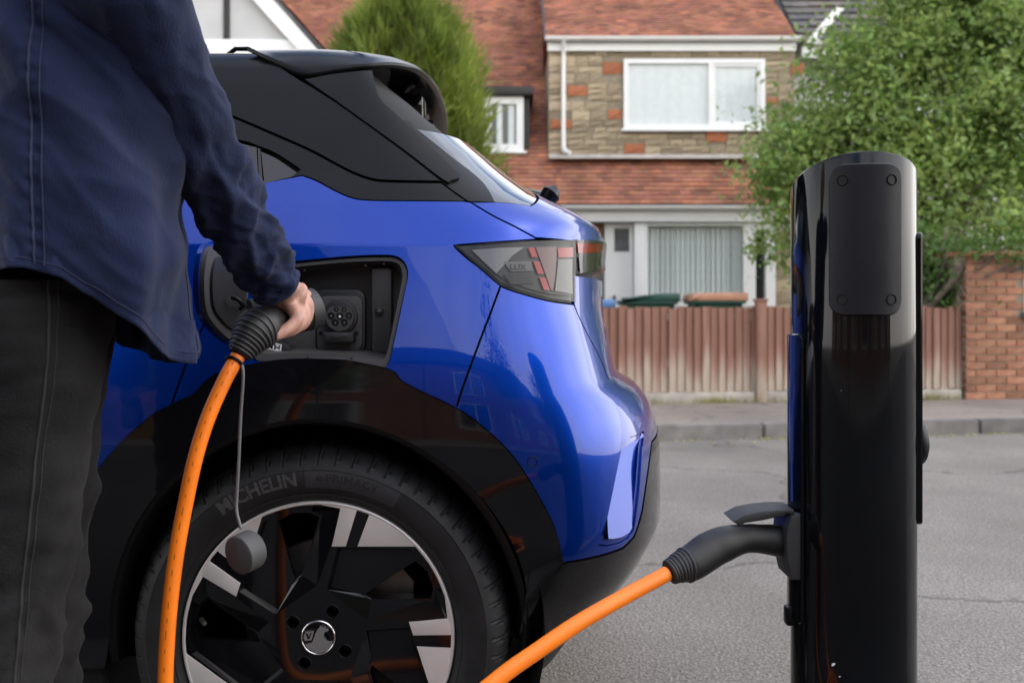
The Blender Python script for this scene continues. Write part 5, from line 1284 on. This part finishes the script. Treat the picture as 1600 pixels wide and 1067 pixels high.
# ring, cord and dust cap hanging from the lead
rc_ = np.array(P(379, 546, 1.572)); tg = np.array(P(372, 556, 1.575))-np.array(P(352, 592, 1.56)); tg /= np.linalg.norm(tg); rc_ = np.array(P(366, 567, 1.571))
sd = np.cross(tg, np.array((0, 1, 0))); sd /= np.linalg.norm(sd); n2 = np.cross(tg, sd)
strap = tube('cap_ring', [rc_+(sd*math.cos(a)+n2*math.sin(a))*.0142+tg*.004*math.sin(a) for a in np.linspace(0, 2*PI, 30)], .0026, 'satin_black', cab, 8)
cd_ = crom([P(378, 570, 1.555), P(380, 590, 1.552), P(376, 650, 1.55), P(373, 720, 1.548), P(370, 775, 1.545), P(370, 800, 1.54), P(377, 826, 1.53)], 6)
tube('cap_cord', cd_, .0026, 'cord_grey', strap, 8)
kd = np.array((-.52, -.80, -.16)); kd /= np.linalg.norm(kd); kc = np.array(P(386, 861, 1.53))
V, Fc = tube_geo([kc+kd*.0185, kc+kd*.019, kc+kd*.017, kc-kd*.010, kc-kd*.014, kc-kd*.015], [.022, .0275, .0300, .0305, .028, .022], 36)
o = mk('dust_cap', V, Fc, 'cap_rubber', cab, True); o.data.set_sharp_from_angle(angle=.7)

# ------------------------------------------------------------ the person
man = root('person', 'person in navy shirt and black trousers plugging in the orange cable', 'person', (-.62, 1.42, .1))
Cx, Cy = -.622, 1.405; RA = math.radians(30); fv = np.array((math.cos(RA), math.sin(RA), 0)); rv = np.array((math.sin(RA), -math.cos(RA), 0))
def body_pt(f, r_, z): return np.array((Cx, Cy, 0))+fv*f+rv*r_+np.array((0, 0, z))
def ridge(p, s, seed=0): return max(0, 1-abs(nz(p, s, seed))*3.2)**1.6
def nz(p, s, seed=0): return noise.noise(Vector((p[0]*s+seed, p[1]*s+seed*1.7, p[2]*s-seed)))
# arms
shR = np.array((-.505, 1.235, 1.425)); elR = np.array(P(318, 246, 1.43)); wrR = np.array(P(434, 452, 1.63)); knR = np.array(P(476, 472, 1.655))
shL = body_pt(-.01, -.19, 1.43); elL = body_pt(-.10, -.25, 1.16); wrL = body_pt(-.17, -.20, .93)
# hand: back of the hand, four curled fingers, thumb on the far side of the grip
geos = []
def T_(pts, rad, seg=12, flat=None, n_=5, up0=None):
    p_ = crom([tuple(q) for q in pts], n_); k_ = len(p_); rr = [float(np.interp(i/(k_-1), np.linspace(0, 1, len(rad)), rad)) for i in range(k_)]
    geos.append(tube_geo(p_, rr, seg, True, flat, up0))
axis_ = knR-wrR; axis_ /= np.linalg.norm(axis_)
T_([elR*.6+wrR*.4, elR*.3+wrR*.7, wrR+np.array((0, 0, 0))], [.026, .027, .024], 16)
T_([wrR-axis_*.02, wrR+axis_*.012, np.array(P(455, 468, 1.645)), np.array(P(470, 471, 1.655))], [.026, .028, .037, .033], 18, .62, 5, (-.2, .8, .55))
# four fingers: knuckles run from near (little finger) to far (index)
K = [(P(466, 486, 1.632), P(470, 499, 1.626), P(449, 518, 1.612), P(418, 531, 1.600)),
     (P(476, 480, 1.648), P(480, 497, 1.645), P(464, 514, 1.634), P(442, 522, 1.628)),
     (P(480, 470, 1.668), P(486, 487, 1.672), P(478, 506, 1.668), P(462, 514, 1.66)),
     (P(478, 460, 1.690), P(487, 472, 1.705), P(487, 492, 1.712), P(478, 504, 1.71))]
K = [[np.array(v_)+np.array((-.006, 0, 0)) for v_ in q] for q in K]
for q, r_ in zip(K, (.0108, .0114, .0118, .0112)):
    st = np.array(P(452, 470, q[0][1]-.01)); T_([st]+list(q), [r_*1.05, r_*1.15, r_, r_*.95, r_*.8], 12)
T_([P(446, 456, 1.67), P(452, 462, 1.70), P(462, 474, 1.725), P(468, 490, 1.735)], [.012, .0125, .011, .009], 12)
# left forearm and relaxed hand
T_([shL, elL], [.05, .043], 14); T_([elL, elL*.5+wrL*.5, wrL], [.043, .038, .026], 14)
hl = wrL+np.array((.02, .0, -.09)); T_([wrL, wrL*.5+hl*.5, hl], [.026, .036, .030], 14, .5)
for k in range(4):
    o_ = fv*(.024-.016*k); T_([hl+o_, hl+o_+np.array((.004, -.004, -.035)), hl+o_+np.array((.0, -.018, -.06)), hl+o_+np.array((-.004, -.032, -.072))], [.009, .009, .0085, .007], 10)
T_([wrL+fv*.02+np.array((0, 0, -.03)), wrL+fv*.045+np.array((0, 0, -.06)), wrL+fv*.045+np.array((0, -.01, -.095))], [.012, .010, .008], 10)
# trunk under the shirt, neck and head
T_([body_pt(0, 0, 1.10), body_pt(0, 0, 1.2), body_pt(0, 0, 1.40), body_pt(.0, 0, 1.47)], [.12, .115, .12, .07], 20)
T_([body_pt(0, 0, 1.44), body_pt(.015, 0, 1.52), body_pt(.03, 0, 1.58)], [.062, .056, .056], 18)
hc = body_pt(.035, 0, 1.665)
def ell(c, a, b_, h_, nu=24, nv=16, mod=None):
    V, Fc = [], []
    for j in range(nv+1):
        th = PI*j/nv
        for i in range(nu):
            ph = 2*PI*i/nu; q = np.array((math.sin(th)*math.cos(ph), math.sin(th)*math.sin(ph), math.cos(th)))
            k_ = mod(q) if mod else 1; V.append(c+fv*a*q[0]*k_+rv*b_*q[1]*k_+np.array((0, 0, h_*q[2])))
    for j in range(nv):
        for i in range(nu): Fc.append((j*nu+i, (j+1)*nu+i, (j+1)*nu+(i+1) % nu, j*nu+(i+1) % nu))
    return V, Fc
geos.append(ell(hc, .098, .076, .118, mod=lambda q: 1-.16*max(0, -q[2])))
geos.append(ell(hc+fv*.035+np.array((0, 0, -.075)), .055, .052, .05))
T_([hc+fv*.09+np.array((0, 0, .012)), hc+fv*.108+np.array((0, 0, -.018)), hc+fv*.118+np.array((0, 0, -.034)), hc+fv*.095+np.array((0, 0, -.042))], [.008, .011, .013, .01], 10)
for s in (-1, 1):
    geos.append(ell(hc+rv*.078*s+fv*-.008+np.array((0, 0, -.012)), .018, .008, .032, 12, 8)); geos.append(ell(hc+rv*.033*s+fv*.086+np.array((0, 0, .026)), .016, .024, .008, 10, 8))
geos.append(ell(hc+fv*.086+np.array((0, 0, -.072)), .014, .024, .005, 10, 8)); geos.append(ell(hc+fv*.085+np.array((0, 0, -.082)), .014, .021, .006, 10, 8))
bd = remesh('body', geos, .0034, 'skin', man, 3)
for s in (-1, 1): V, Fc = ell(hc+rv*.033*s+fv*.083+np.array((0, 0, .008)), .011, .013, .010, 12, 8); mk('eye', V, Fc, 'white_print', man, True)
def hairmod(q): return 1.06
V, Fc = ell(hc+fv*-.018+np.array((0, 0, .022)), .100, .083, .112, 28, 18, lambda q: 1+.05*nz(q*3, 1.5)); mk('hair', V, Fc, 'hair', man, True)
# shirt: trunk with shaped hem, folds; sleeves; collar
NT, NZ = 150, 110
zk = [.88, 1.0, 1.1, 1.2, 1.3, 1.38, 1.43, 1.465, 1.49]; Ak = [.140, .141, .143, .145, .148, .142, .122, .092, .072]; Bk = [.205, .203, .201, .200, .205, .212, .198, .135, .078]
fA, fB = pchip(zk, Ak), pchip(zk, Bk)
def hem(th):                                           # th in degrees, 0 = front, + towards the right side
    return float(np.interp(abs(th), [0, 25, 50, 78, 100, 118, 150, 180], [.905, .908, .925, .975, 1.022, 1.034, 1.030, 1.0]))
V, Fc = [], []
for j in range(NZ+1):
    for i in range(NT):
        th = 360*i/NT-180; h0 = hem(th); z = h0+(1.49-h0)*j/NZ; a = math.radians(th)
        c, s = math.cos(a), math.sin(a); e_ = .84
        p_ = body_pt(fA(z)*math.copysign(abs(c)**e_, c), fB(z)*math.copysign(abs(s)**e_, s), z)
        out = (p_-body_pt(0, 0, z)); out /= np.linalg.norm(out)
        # soft vertical drape low down, diagonal pull folds from the armpit, fine crumple
        k_ = max(0, (1.25-z)/.35); d = .012*k_*math.sin(a*7+1.2*math.sin(z*9)+z*5)+.006*k_*math.sin(a*13+z*11)
        q = np.array((p_[0]*1.0, p_[1], p_[2])); dg = (p_[2]-1.3)*1.2+(p_[0]+.6)
        d += .016*nz((dg*7, a*1.1, z*1.5), 1.0, 3)+.015*nz((dg*13, a*1.3, z*2), 1.0, 8)*min(1, max(0, (z-.95)/.2))+.0025*nz(q, 16, 5)+.0075*ridge((dg*6.5, a*.9, z*1.2), 1.0, 21)+.004*ridge((dg*15, a*1.2, z*2.5), 1.0, 33)
        d -= .007
        if z > 1.45: d *= .3
        # side seam pucker
        ds = abs(th-112)
        if ds < 5: d += -.0035*(1-ds/5)+.0018*math.sin(z*330)*(1-ds/5)
        V.append(p_+out*d)
for j in range(NZ):
    for i in range(NT): Fc.append((j*NT+i, j*NT+(i+1) % NT, (j+1)*NT+(i+1) % NT, (j+1)*NT+i))
base = len(V)
for i in range(NT):                                    # turned hem inside
    th = 360*i/NT-180; V.append(np.array(V[i])*.985+body_pt(0, 0, V[i][2])*.015+np.array((0, 0, .0)))
for i in range(NT): V.append(np.array(V[base+i])+np.array((0, 0, .06)))
for i in range(NT):
    j = (i+1) % NT; Fc += [(j, i, base+i, base+j), (base+j, base+i, base+NT+i, base+NT+j)]
trunk = (V, Fc)
def sleeve(pts, rad, folds, seed, seg=64, n_=24):
    p_ = crom([tuple(q) for q in pts], n_); k_ = len(p_); V, Fc = tube_geo(p_, 1, seg, False, None, (0, .4, .9)); V2 = []
    for i in range(k_):
        t_ = i/(k_-1); r_ = float(np.interp(t_, np.linspace(0, 1, len(rad)), rad)); s_ = i/k_*1.0
        for k in range(seg):
            a = 2*PI*k/seg; v_ = np.array(V[i*seg+k])-p_[i]; w = float(np.interp(t_, [0, .2, .45, .6, .9, .935, .94, 1], folds))
            d = w*(.8*nz((t_*9+.9*math.sin(a+seed), math.cos(a)*.9, math.sin(a)*.9), 1.0, seed)+.6*nz((t_*19+1.3*math.sin(a+1), math.cos(a)*1.2, math.sin(a)*1.2), 1.0, seed+4)+.50*ridge((t_*10+.8*math.sin(a+.6), math.cos(a)*1.1, math.sin(a)*1.1), 1.0, seed+7)+.28*ridge((t_*22-1.0*math.sin(a), math.cos(a)*1.6, math.sin(a)*1.6), 1.0, seed+9)-.3)
            if .93 < t_ < .95: d -= .003                # cuff seam
            V2.append(p_[i]+v_*(r_+d))
    b_ = len(V2); l = (k_-1)*seg
    for k in range(seg): V2.append(np.array(V2[l+k])+(p_[-1]-np.array(V2[l+k]))*.10)
    for k in range(seg): V2.append(np.array(V2[b_+k])+(p_[-3]-p_[-1])*2.2)
    for k in range(seg):
        j = (k+1) % seg; Fc += [(l+k, l+j, b_+j, b_+k), (b_+k, b_+j, b_+seg+j, b_+seg+k)]
    return V2, Fc
cuff = np.array(P(430, 449, 1.622))
s1 = sleeve([np.array((-.585, 1.30, 1.475)), shR, shR*.5+elR*.5+np.array((0.004, -.005, .0)), elR, elR*.5+cuff*.5+np.array((-.002, -.004, .0)), elR*.12+cuff*.88, cuff], [.055, .077, .072, .063, .058, .0535, .046, .042, .041], [.004, .009, .011, .018, .012, .008, .003, .002], 2.0)
cuL = wrL+np.array((0, 0, .01))
s2 = sleeve([body_pt(-.01, -.10, 1.46), shL, elL, elL*.5+cuL*.5, cuL], [.055, .075, .066, .055, .042, .041], [.004, .008, .010, .015, .010, .006, .003, .002], 6.0)
cV, cF = [], []                                        # collar
for i in range(40):
    a = 2*PI*i/40
    for f, r_, z in ((.074, .080, 1.478), (.070, .074, 1.53), (.078, .082, 1.535), (.092, .096, 1.485)): cV.append(body_pt(.012+f*math.cos(a), r_*math.sin(a), z-.012*math.cos(a)))
for i in range(40):
    for j in range(3): cF.append((i*4+j, ((i+1) % 40)*4+j, ((i+1) % 40)*4+j+1, i*4+j+1))
V, Fc = merge_geo([trunk, s1, s2, (cV, cF)]); shirt = mk('shirt', V, Fc, 'shirt_navy', man, True)
# button placket down the front and its buttons, cuff button, side seam thread
def trunk_pt(th, z, lift):
    i = int(round((th+180)/360*NT)) % NT; h0 = hem(th); j = min(NZ, max(0, int(round((z-h0)/(1.49-h0)*NZ)))); p_ = np.array(trunk[0][j*NT+i]); o_ = p_-body_pt(0, 0, p_[2]); o_[2] = 0; o_ /= np.linalg.norm(o_); return p_+o_*lift
pl_ = []; zs_ = np.linspace(.91, 1.45, 60)
for z in zs_: pl_ += [trunk_pt(4, z, .001), trunk_pt(4.8, z, .005), trunk_pt(14.4, z, .005), trunk_pt(16.8, z, .001)]
mk('placket', pl_, [(i*4+j, i*4+j+1, i*4+5+j, i*4+4+j) for i in range(59) for j in range(3)], 'shirt_navy', shirt, True)
for z in (.955, 1.055, 1.155, 1.255, 1.355):
    c_ = trunk_pt(9.6, z, .006); o_ = c_-body_pt(0, 0, c_[2]); o_ /= np.linalg.norm(o_); V, Fc = tube_geo([c_-o_*.001, c_+o_*.0012, c_+o_*.002], [.0056, .0056, .004], 16); mk('button', V, Fc, 'button', shirt, True)
def seam_line(name, pts, r_, mt, par): tube(name, pts, r_, mt, par, 6)
seam_line('side_seam', [trunk_pt(112.8, z, .0012) for z in np.linspace(1.04, 1.40, 60)], .0016, 'seam_navy', shirt)
seam_line('side_seam', [trunk_pt(108, z, .0008) for z in np.linspace(1.035, 1.40, 60)], .0009, 'seam_navy', shirt)
seam_line('hem_stitch', [trunk_pt(th, hem(th)+.014, .0006) for th in np.linspace(-10, 170, 100)], .0008, 'seam_navy', shirt)
seam_line('placket_stitch', [trunk_pt(15, z, .0052) for z in np.linspace(.91, 1.45, 60)], .0007, 'seam_navy', shirt)
cb = cuff+np.array((-.028, -.036, .006))
for off_ in (np.array((0, 0, 0)), (elR-cuff)/np.linalg.norm(elR-cuff)*.055+np.array((-.004, -.006, .0))):
    c_ = cb+off_; o_ = np.array((-.5, -.85, -.1)); V, Fc = tube_geo([c_-o_*.006, c_+o_*.002, c_+o_*.003], [.0058, .0058, .004], 16); mk('button', V, Fc, 'button', shirt, True)
# trousers
tg_ = []
def leg(hip, knee, ank, seed):
    p_ = crom([tuple(hip+np.array((0, 0, .10))), tuple(hip), tuple(hip*.5+knee*.5), tuple(knee), tuple(knee*.5+ank*.5), tuple(ank)], 22); k_ = len(p_); seg = 60; V, Fc = tube_geo(p_, 1, seg, True, None, tuple(fv)); V2 = []
    rad = [.108, .104, .096, .086, .080, .074, .070, .066, .064, .064, .066]
    for i in range(k_):
        t_ = i/(k_-1); r_ = float(np.interp(t_, np.linspace(0, 1, len(rad)), rad)); w = float(np.interp(t_, [0, .2, .35, .5, .62, .75, .9, 1], [.003, .008, .009, .013, .013, .010, .013, .004]))
        for k in range(seg):
            a = 2*PI*k/seg; v_ = np.array(V[i*seg+k])-p_[i]
            d = w*(.7*nz((t_*14+.8*math.sin(a), math.cos(a), math.sin(a)), 1, seed)+.6*nz((t_*30+1.2*math.sin(a+1), math.cos(a)*1.6, math.sin(a)*1.6), 1, seed+3)+.35*ridge((t_*11+1.0*math.sin(a), math.cos(a)*1.2, math.sin(a)*1.2), 1, seed+5)); V2.append(p_[i]+v_*(r_+d))
    return V2, Fc
hipR, knR_, anR = np.array((-.650, 1.348, .92)), np.array((-.685, 1.348, .53)), np.array((-.715, 1.35, .17))
hipL, knL_, anL = np.array((-.70, 1.48, .92)), np.array((-.715, 1.49, .53)), np.array((-.73, 1.50, .17))
l1, l2 = leg(hipR, knR_, anR, 11), leg(hipL, knL_, anL, 17)
pv_, pf_ = ell(body_pt(-.065, -.045, .99), .105, .135, .12, 40, 20)
V, Fc = merge_geo([l1, l2, (pv_, pf_)]); tr = mk('trousers', V, Fc, 'jeans_black', man, True)
sv = []                                               # outer side seam of the right leg
seg = 60; kk = min((k for k in range(seg-1) if l1[0][60*60+k][1] < 1.33), key=lambda k: abs(800+l1[0][60*60+k][0]*F/l1[0][60*60+k][1]-32))
sm_ = [np.array(l1[0][i*seg+kk]) for i in range(len(l1[0])//seg)]
tube('side_seam', [q+np.array((0, -.0006, 0)) for q in sm_], .0018, 'seam_black', tr, 6)
tube('side_seam', [np.array(l1[0][i*seg+kk+1])+np.array((0, -.0004, 0)) for i in range(len(l1[0])//seg)], .0009, 'seam_black', tr, 6)
for an, s in ((anR, 0), (anL, 1)):
    b0 = np.array((an[0], an[1], .1)); prof = [(-.085, .05, .075, .032), (-.05, .075, .10, .038), (0, .085, .105, .040), (.06, .07, .085, .042), (.12, .045, .062, .047), (.17, .035, .05, .044), (.195, .02, .035, .03)]
    V, Fc = [], []
    for f, zc, ht, wd_ in prof:
        for k in range(20):
            a = 2*PI*k/20; V.append(b0+fv*f+rv*wd_*math.cos(a)+np.array((0, 0, max(.001, ht*.5+ht*.5*math.sin(a)*1.0))))
    m2 = len(prof)
    for i in range(m2-1):
        for k in range(20): Fc.append((i*20+k, i*20+(k+1) % 20, (i+1)*20+(k+1) % 20, (i+1)*20+k))
    Fc += [tuple(range(19, -1, -1)), tuple((m2-1)*20+k for k in range(20))]
    mk('shoe', V, Fc, 'shoe', man, True)

# ------------------------------------------------------------ trees
def leaves(name, centres, spread, per, size, mat, parent, up=.3, asp=.5, tintr=(.85, 1.5)):
    n = len(centres)*per; c = np.repeat(np.array(centres), per, 0); ct = np.repeat(rng.uniform(*tintr, (len(centres), 1)), per, 0)
    sp = np.repeat(np.broadcast_to(np.array(spread, float), (len(centres),))[:, None], per, 0)
    g = rng.normal(size=(n, 3)); p = c+g*sp*np.array((1, 1, .75))
    nrm = rng.normal(size=(n, 3))+np.array((0, 0, up*3)); nrm /= np.linalg.norm(nrm, axis=1, keepdims=True)
    d = rng.normal(size=(n, 3)); d -= nrm*(d*nrm).sum(1, keepdims=True); d /= np.linalg.norm(d, axis=1, keepdims=True); s = np.cross(nrm, d)
    L = size*rng.uniform(.6, 1.3, (n, 1)); W = L*asp
    V = np.stack([p-d*L*.5, p+s*W*.5+nrm*L*.08, p+d*L*.5, p-s*W*.5+nrm*L*.08], 1).reshape(-1, 3)
    Fi = np.arange(n)*4; Fc = np.stack([Fi, Fi+1, Fi+2, Fi+3], 1)
    tn = ct*rng.uniform(.8, 1.2, (n, 1)); T = np.concatenate([tn*rng.uniform(.9, 1.15, (n, 1)), tn, tn*rng.uniform(.7, 1.1, (n, 1))], 1)
    return mk(name, V, Fc, mat, parent, tint=T)
def tree(name, label, cat, base, trunk_h, blobs, ncl, per, size, mat, group=None, lean=(0, 0)):
    """blobs: list of (centre, radii); clusters of leaves on and in the blobs, limbs reach towards the blobs"""
    r_ = root(name, label, cat, base, group)
    b0 = np.array(base); top = b0+np.array((lean[0], lean[1], trunk_h)); tr_ = [tube_geo(crom([tuple(b0), tuple(b0*.5+top*.5+np.array((.05, 0, 0))), tuple(top)], 5), list(np.linspace(.11, .065, 11)), 10)]
    tot = sum(q[1][0]*q[1][1]*q[1][2] for q in blobs); cs, sps = [], []
    for c_, rd in blobs:
        c_ = np.array(c_, float); k_ = max(4, int(ncl*rd[0]*rd[1]*rd[2]/tot))
        for _ in range(k_):
            v_ = rng.normal(size=3); v_ /= np.linalg.norm(v_); rr = rng.uniform(.25, 1.0)**.5; q = c_+v_*np.array(rd)*rr*rng.uniform(.85, 1.12); cs.append(q); sps.append(size*rng.uniform(1.2, 2.6))
        mid_ = top*.45+c_*.55+rng.normal(size=3)*.1; tr_.append(tube_geo(crom([tuple(top-np.array((0, 0, .2))), tuple(mid_), tuple(c_+np.array((0, 0, rd[2]*.5)))], 5), list(np.linspace(.05, .012, 11)), 8))
        for _ in range(5):
            e_ = c_+rng.normal(size=3)*np.array(rd)*.6; tr_.append(tube_geo(crom([tuple(mid_), tuple(mid_*.4+e_*.6+rng.normal(size=3)*.06), tuple(e_)], 4), list(np.linspace(.022, .005, 9)), 6))
    V, Fc = merge_geo(tr_); mk('trunk', V, Fc, 'bark', r_, True)
    leaves('crown', cs, sps, per, size, mat, r_)
    return r_
def PP(px_, py_, d): return tuple(P(px_, py_, d))
k12 = 12/F
tree('garden_tree', 'bushy green broadleaf tree overhanging the fence beside the brick outhouse', 'tree', (5.35, 12.0, .09), 2.2,
     [(PP(1330, 150, 12), (.75, .7, .75)), (PP(1250, 215, 12), (.5, .5, .4)), (PP(1230, 260, 11.9), (.5, .5, .35)), (PP(1300, 290, 11.8), (.8, .6, .6)), (PP(1450, 60, 12.2), (1.0, .9, .8)), (PP(1560, 40, 12.4), (.9, .9, .9)), (PP(1480, 180, 12), (.9, .8, .7)),
      (PP(1590, 190, 12.2), (.9, .8, .8)), (PP(1400, 330, 11.8), (.8, .6, .6)), (PP(1530, 310, 11.9), (.8, .6, .5)), (PP(1250, 350, 11.7), (.35, .4, .4)), (PP(1228, 385, 11.6), (.32, .3, .26)), (PP(1330, 400, 11.6), (.5, .4, .5)), (PP(1460, 410, 11.5), (.38, .4, .45)), (PP(1640, 330, 12), (.7, .6, .6)), (PP(1500, -60, 12.3), (1.1, .9, .7)), (PP(1560, 375, 11.0), (.6, .4, .3)), (PP(1650, 370, 11.0), (.5, .4, .35)), (PP(1370, 230, 11.9), (.8, .7, .7))],
     720, 80, .098, 'leaf_green')
tree('ivy_bush', 'dense dark green shrub spilling over the fence beside the brick outhouse', 'bush', (4.1, 10.5, .09), .8,
     [(PP(1455, 455, 10.4), (.26, .22, .20)), (PP(1475, 420, 10.5), (.30, .22, .26)), (PP(1490, 470, 10.4), (.14, .2, .12)), (PP(1430, 400, 10.6), (.3, .25, .3)), (PP(1535, 398, 10.0), (.25, .15, .10)), (PP(1600, 392, 10.1), (.3, .15, .10))], 75, 55, .075, 'leaf_dark')
# conifer: soft upright plumes
cr = root('conifer_tree', 'bright green feathery conifer standing in front of the tiled roof', 'tree', (P(630, 0, 13).x, 13, .09))
V, Fc = tube_geo([(P(630, 0, 13).x, 13, .09), (P(630, 0, 13).x, 13, 4.6)], [.13, .03], 10); mk('trunk', V, Fc, 'bark', cr, True)
n = 52000; cx_ = P(632, 0, 13).x
t_ = rng.uniform(0, 1, n); hgt = .3+4.75*t_; prof = np.interp(hgt, [.3, 1.5, 2.6, 3.3, 3.9, 4.4, 4.8, 5.05], [.75, .95, 1.0, 1.0, .93, .80, .52, .12])
ph = rng.uniform(0, 2*PI, n); lump = 1+.14*np.sin(ph*5+hgt*3)+.13*np.sin(ph*9-hgt*6)+.10*np.sin(ph*17+hgt*13); rr = prof*lump*rng.uniform(.35, 1, n)**.4
p = np.stack([cx_+rr*np.cos(ph), 13+rr*np.sin(ph), hgt], 1)
d = np.stack([np.cos(ph)*.55, np.sin(ph)*.55, np.ones(n)], 1)+rng.normal(size=(n, 3))*.42; d /= np.linalg.norm(d, axis=1, keepdims=True)
s = np.cross(d, rng.normal(size=(n, 3))); s /= np.linalg.norm(s, axis=1, keepdims=True); L = rng.uniform(.10, .30, (n, 1))*np.where(rng.uniform(size=(n, 1)) < .08, 1.7, 1); W = rng.uniform(.005, .011, (n, 1))
V = np.stack([p-s*W, p+s*W, p+d*L*.6+s*W*.8, p+d*L, p+d*L*.6-s*W*.8], 1).reshape(-1, 3); Fi = np.arange(n)*5
cl = np.floor(ph*6)+np.floor(hgt*4)*40; tn = .75+.55*np.modf(np.abs(np.sin(cl*12.9898)*43758.5))[0]; tn = (tn*rng.uniform(.8, 1.25, n))[:, None]
mk('crown', V, np.stack([Fi, Fi+1, Fi+2, Fi+3, Fi+4], 1), 'conifer', cr, tint=np.concatenate([tn*1.02, tn, tn*.85], 1))
# street trees on the near side, mirrored in the paintwork
for i, (x, y, h_) in enumerate(((-3.2, -6.2, 5.2), (3.4, -6.8, 6.0), (8.5, -6.0, 5.4))):
    tree('street_tree', ['round headed street tree on the near side opposite the car bonnet', 'tall street tree on the near side opposite the charging post', 'street tree on the near side beyond the charging post'][i], 'tree', (x, y, .12), 2.3,
         [((x, y, h_*.72), (1.4, 1.3, 1.3)), ((x-.8, y+.2, h_*.6), (.9, .8, .7)), ((x+.9, y, h_*.62), (.9, .8, .8)), ((x+.2, y, h_*.92), (.8, .8, .8))], 150, 30, .16, 'leaf_dark')
# tufts of grass at the foot of the fence
tv, tf, tt = [], [], []
for k in range(420):
    x = rng.uniform(.9, 4.5) if k % 3 else rng.choice([1.9, 2.05, 3.3, 4.2])+rng.normal()*.1; y = fenceY(x)-.035-abs(rng.normal())*.02; a = len(tv); l = rng.uniform(.03, .11); dx_ = rng.normal()*.03
    tv += [(x-.004, y, .1), (x+.004, y, .1), (x+dx_, y-rng.uniform(0, .03), .1+l)]; tf.append((a, a+1, a+2)); q = rng.uniform(.6, 1.5); tt.append((q*1.5, q, q))
tag(mk('grass', tv, tf, 'leaf_green', tint=tt), 'thin tufts of grass along the foot of the timber fence', 'grass', kind='stuff')
# fallen leaves and grit along the far gutter
tv, tf, tt = [], [], []
for k in range(170):
    x = rng.uniform(.8, 6.5); y = kerbY(x)-abs(rng.normal())*.10-.01; a = rng.uniform(0, PI); l = rng.uniform(.008, .032); c_, s_ = math.cos(a)*l, math.sin(a)*l; i = len(tv)
    tv += [(x-c_, y-s_, .005), (x+s_*.5, y-c_*.5, .009), (x+c_, y+s_, .012), (x-s_*.5, y+c_*.5, .006)]; tf.append((i, i+1, i+2, i+3)); q = rng.uniform(.7, 1.6); tt.append((q*1.7, q*1.1, q*.8))
tag(mk('leaf_litter', tv, tf, 'leaf_green', tint=tt), 'dry fallen leaves and grit in the gutter of the far kerb', 'leaf litter', kind='stuff')
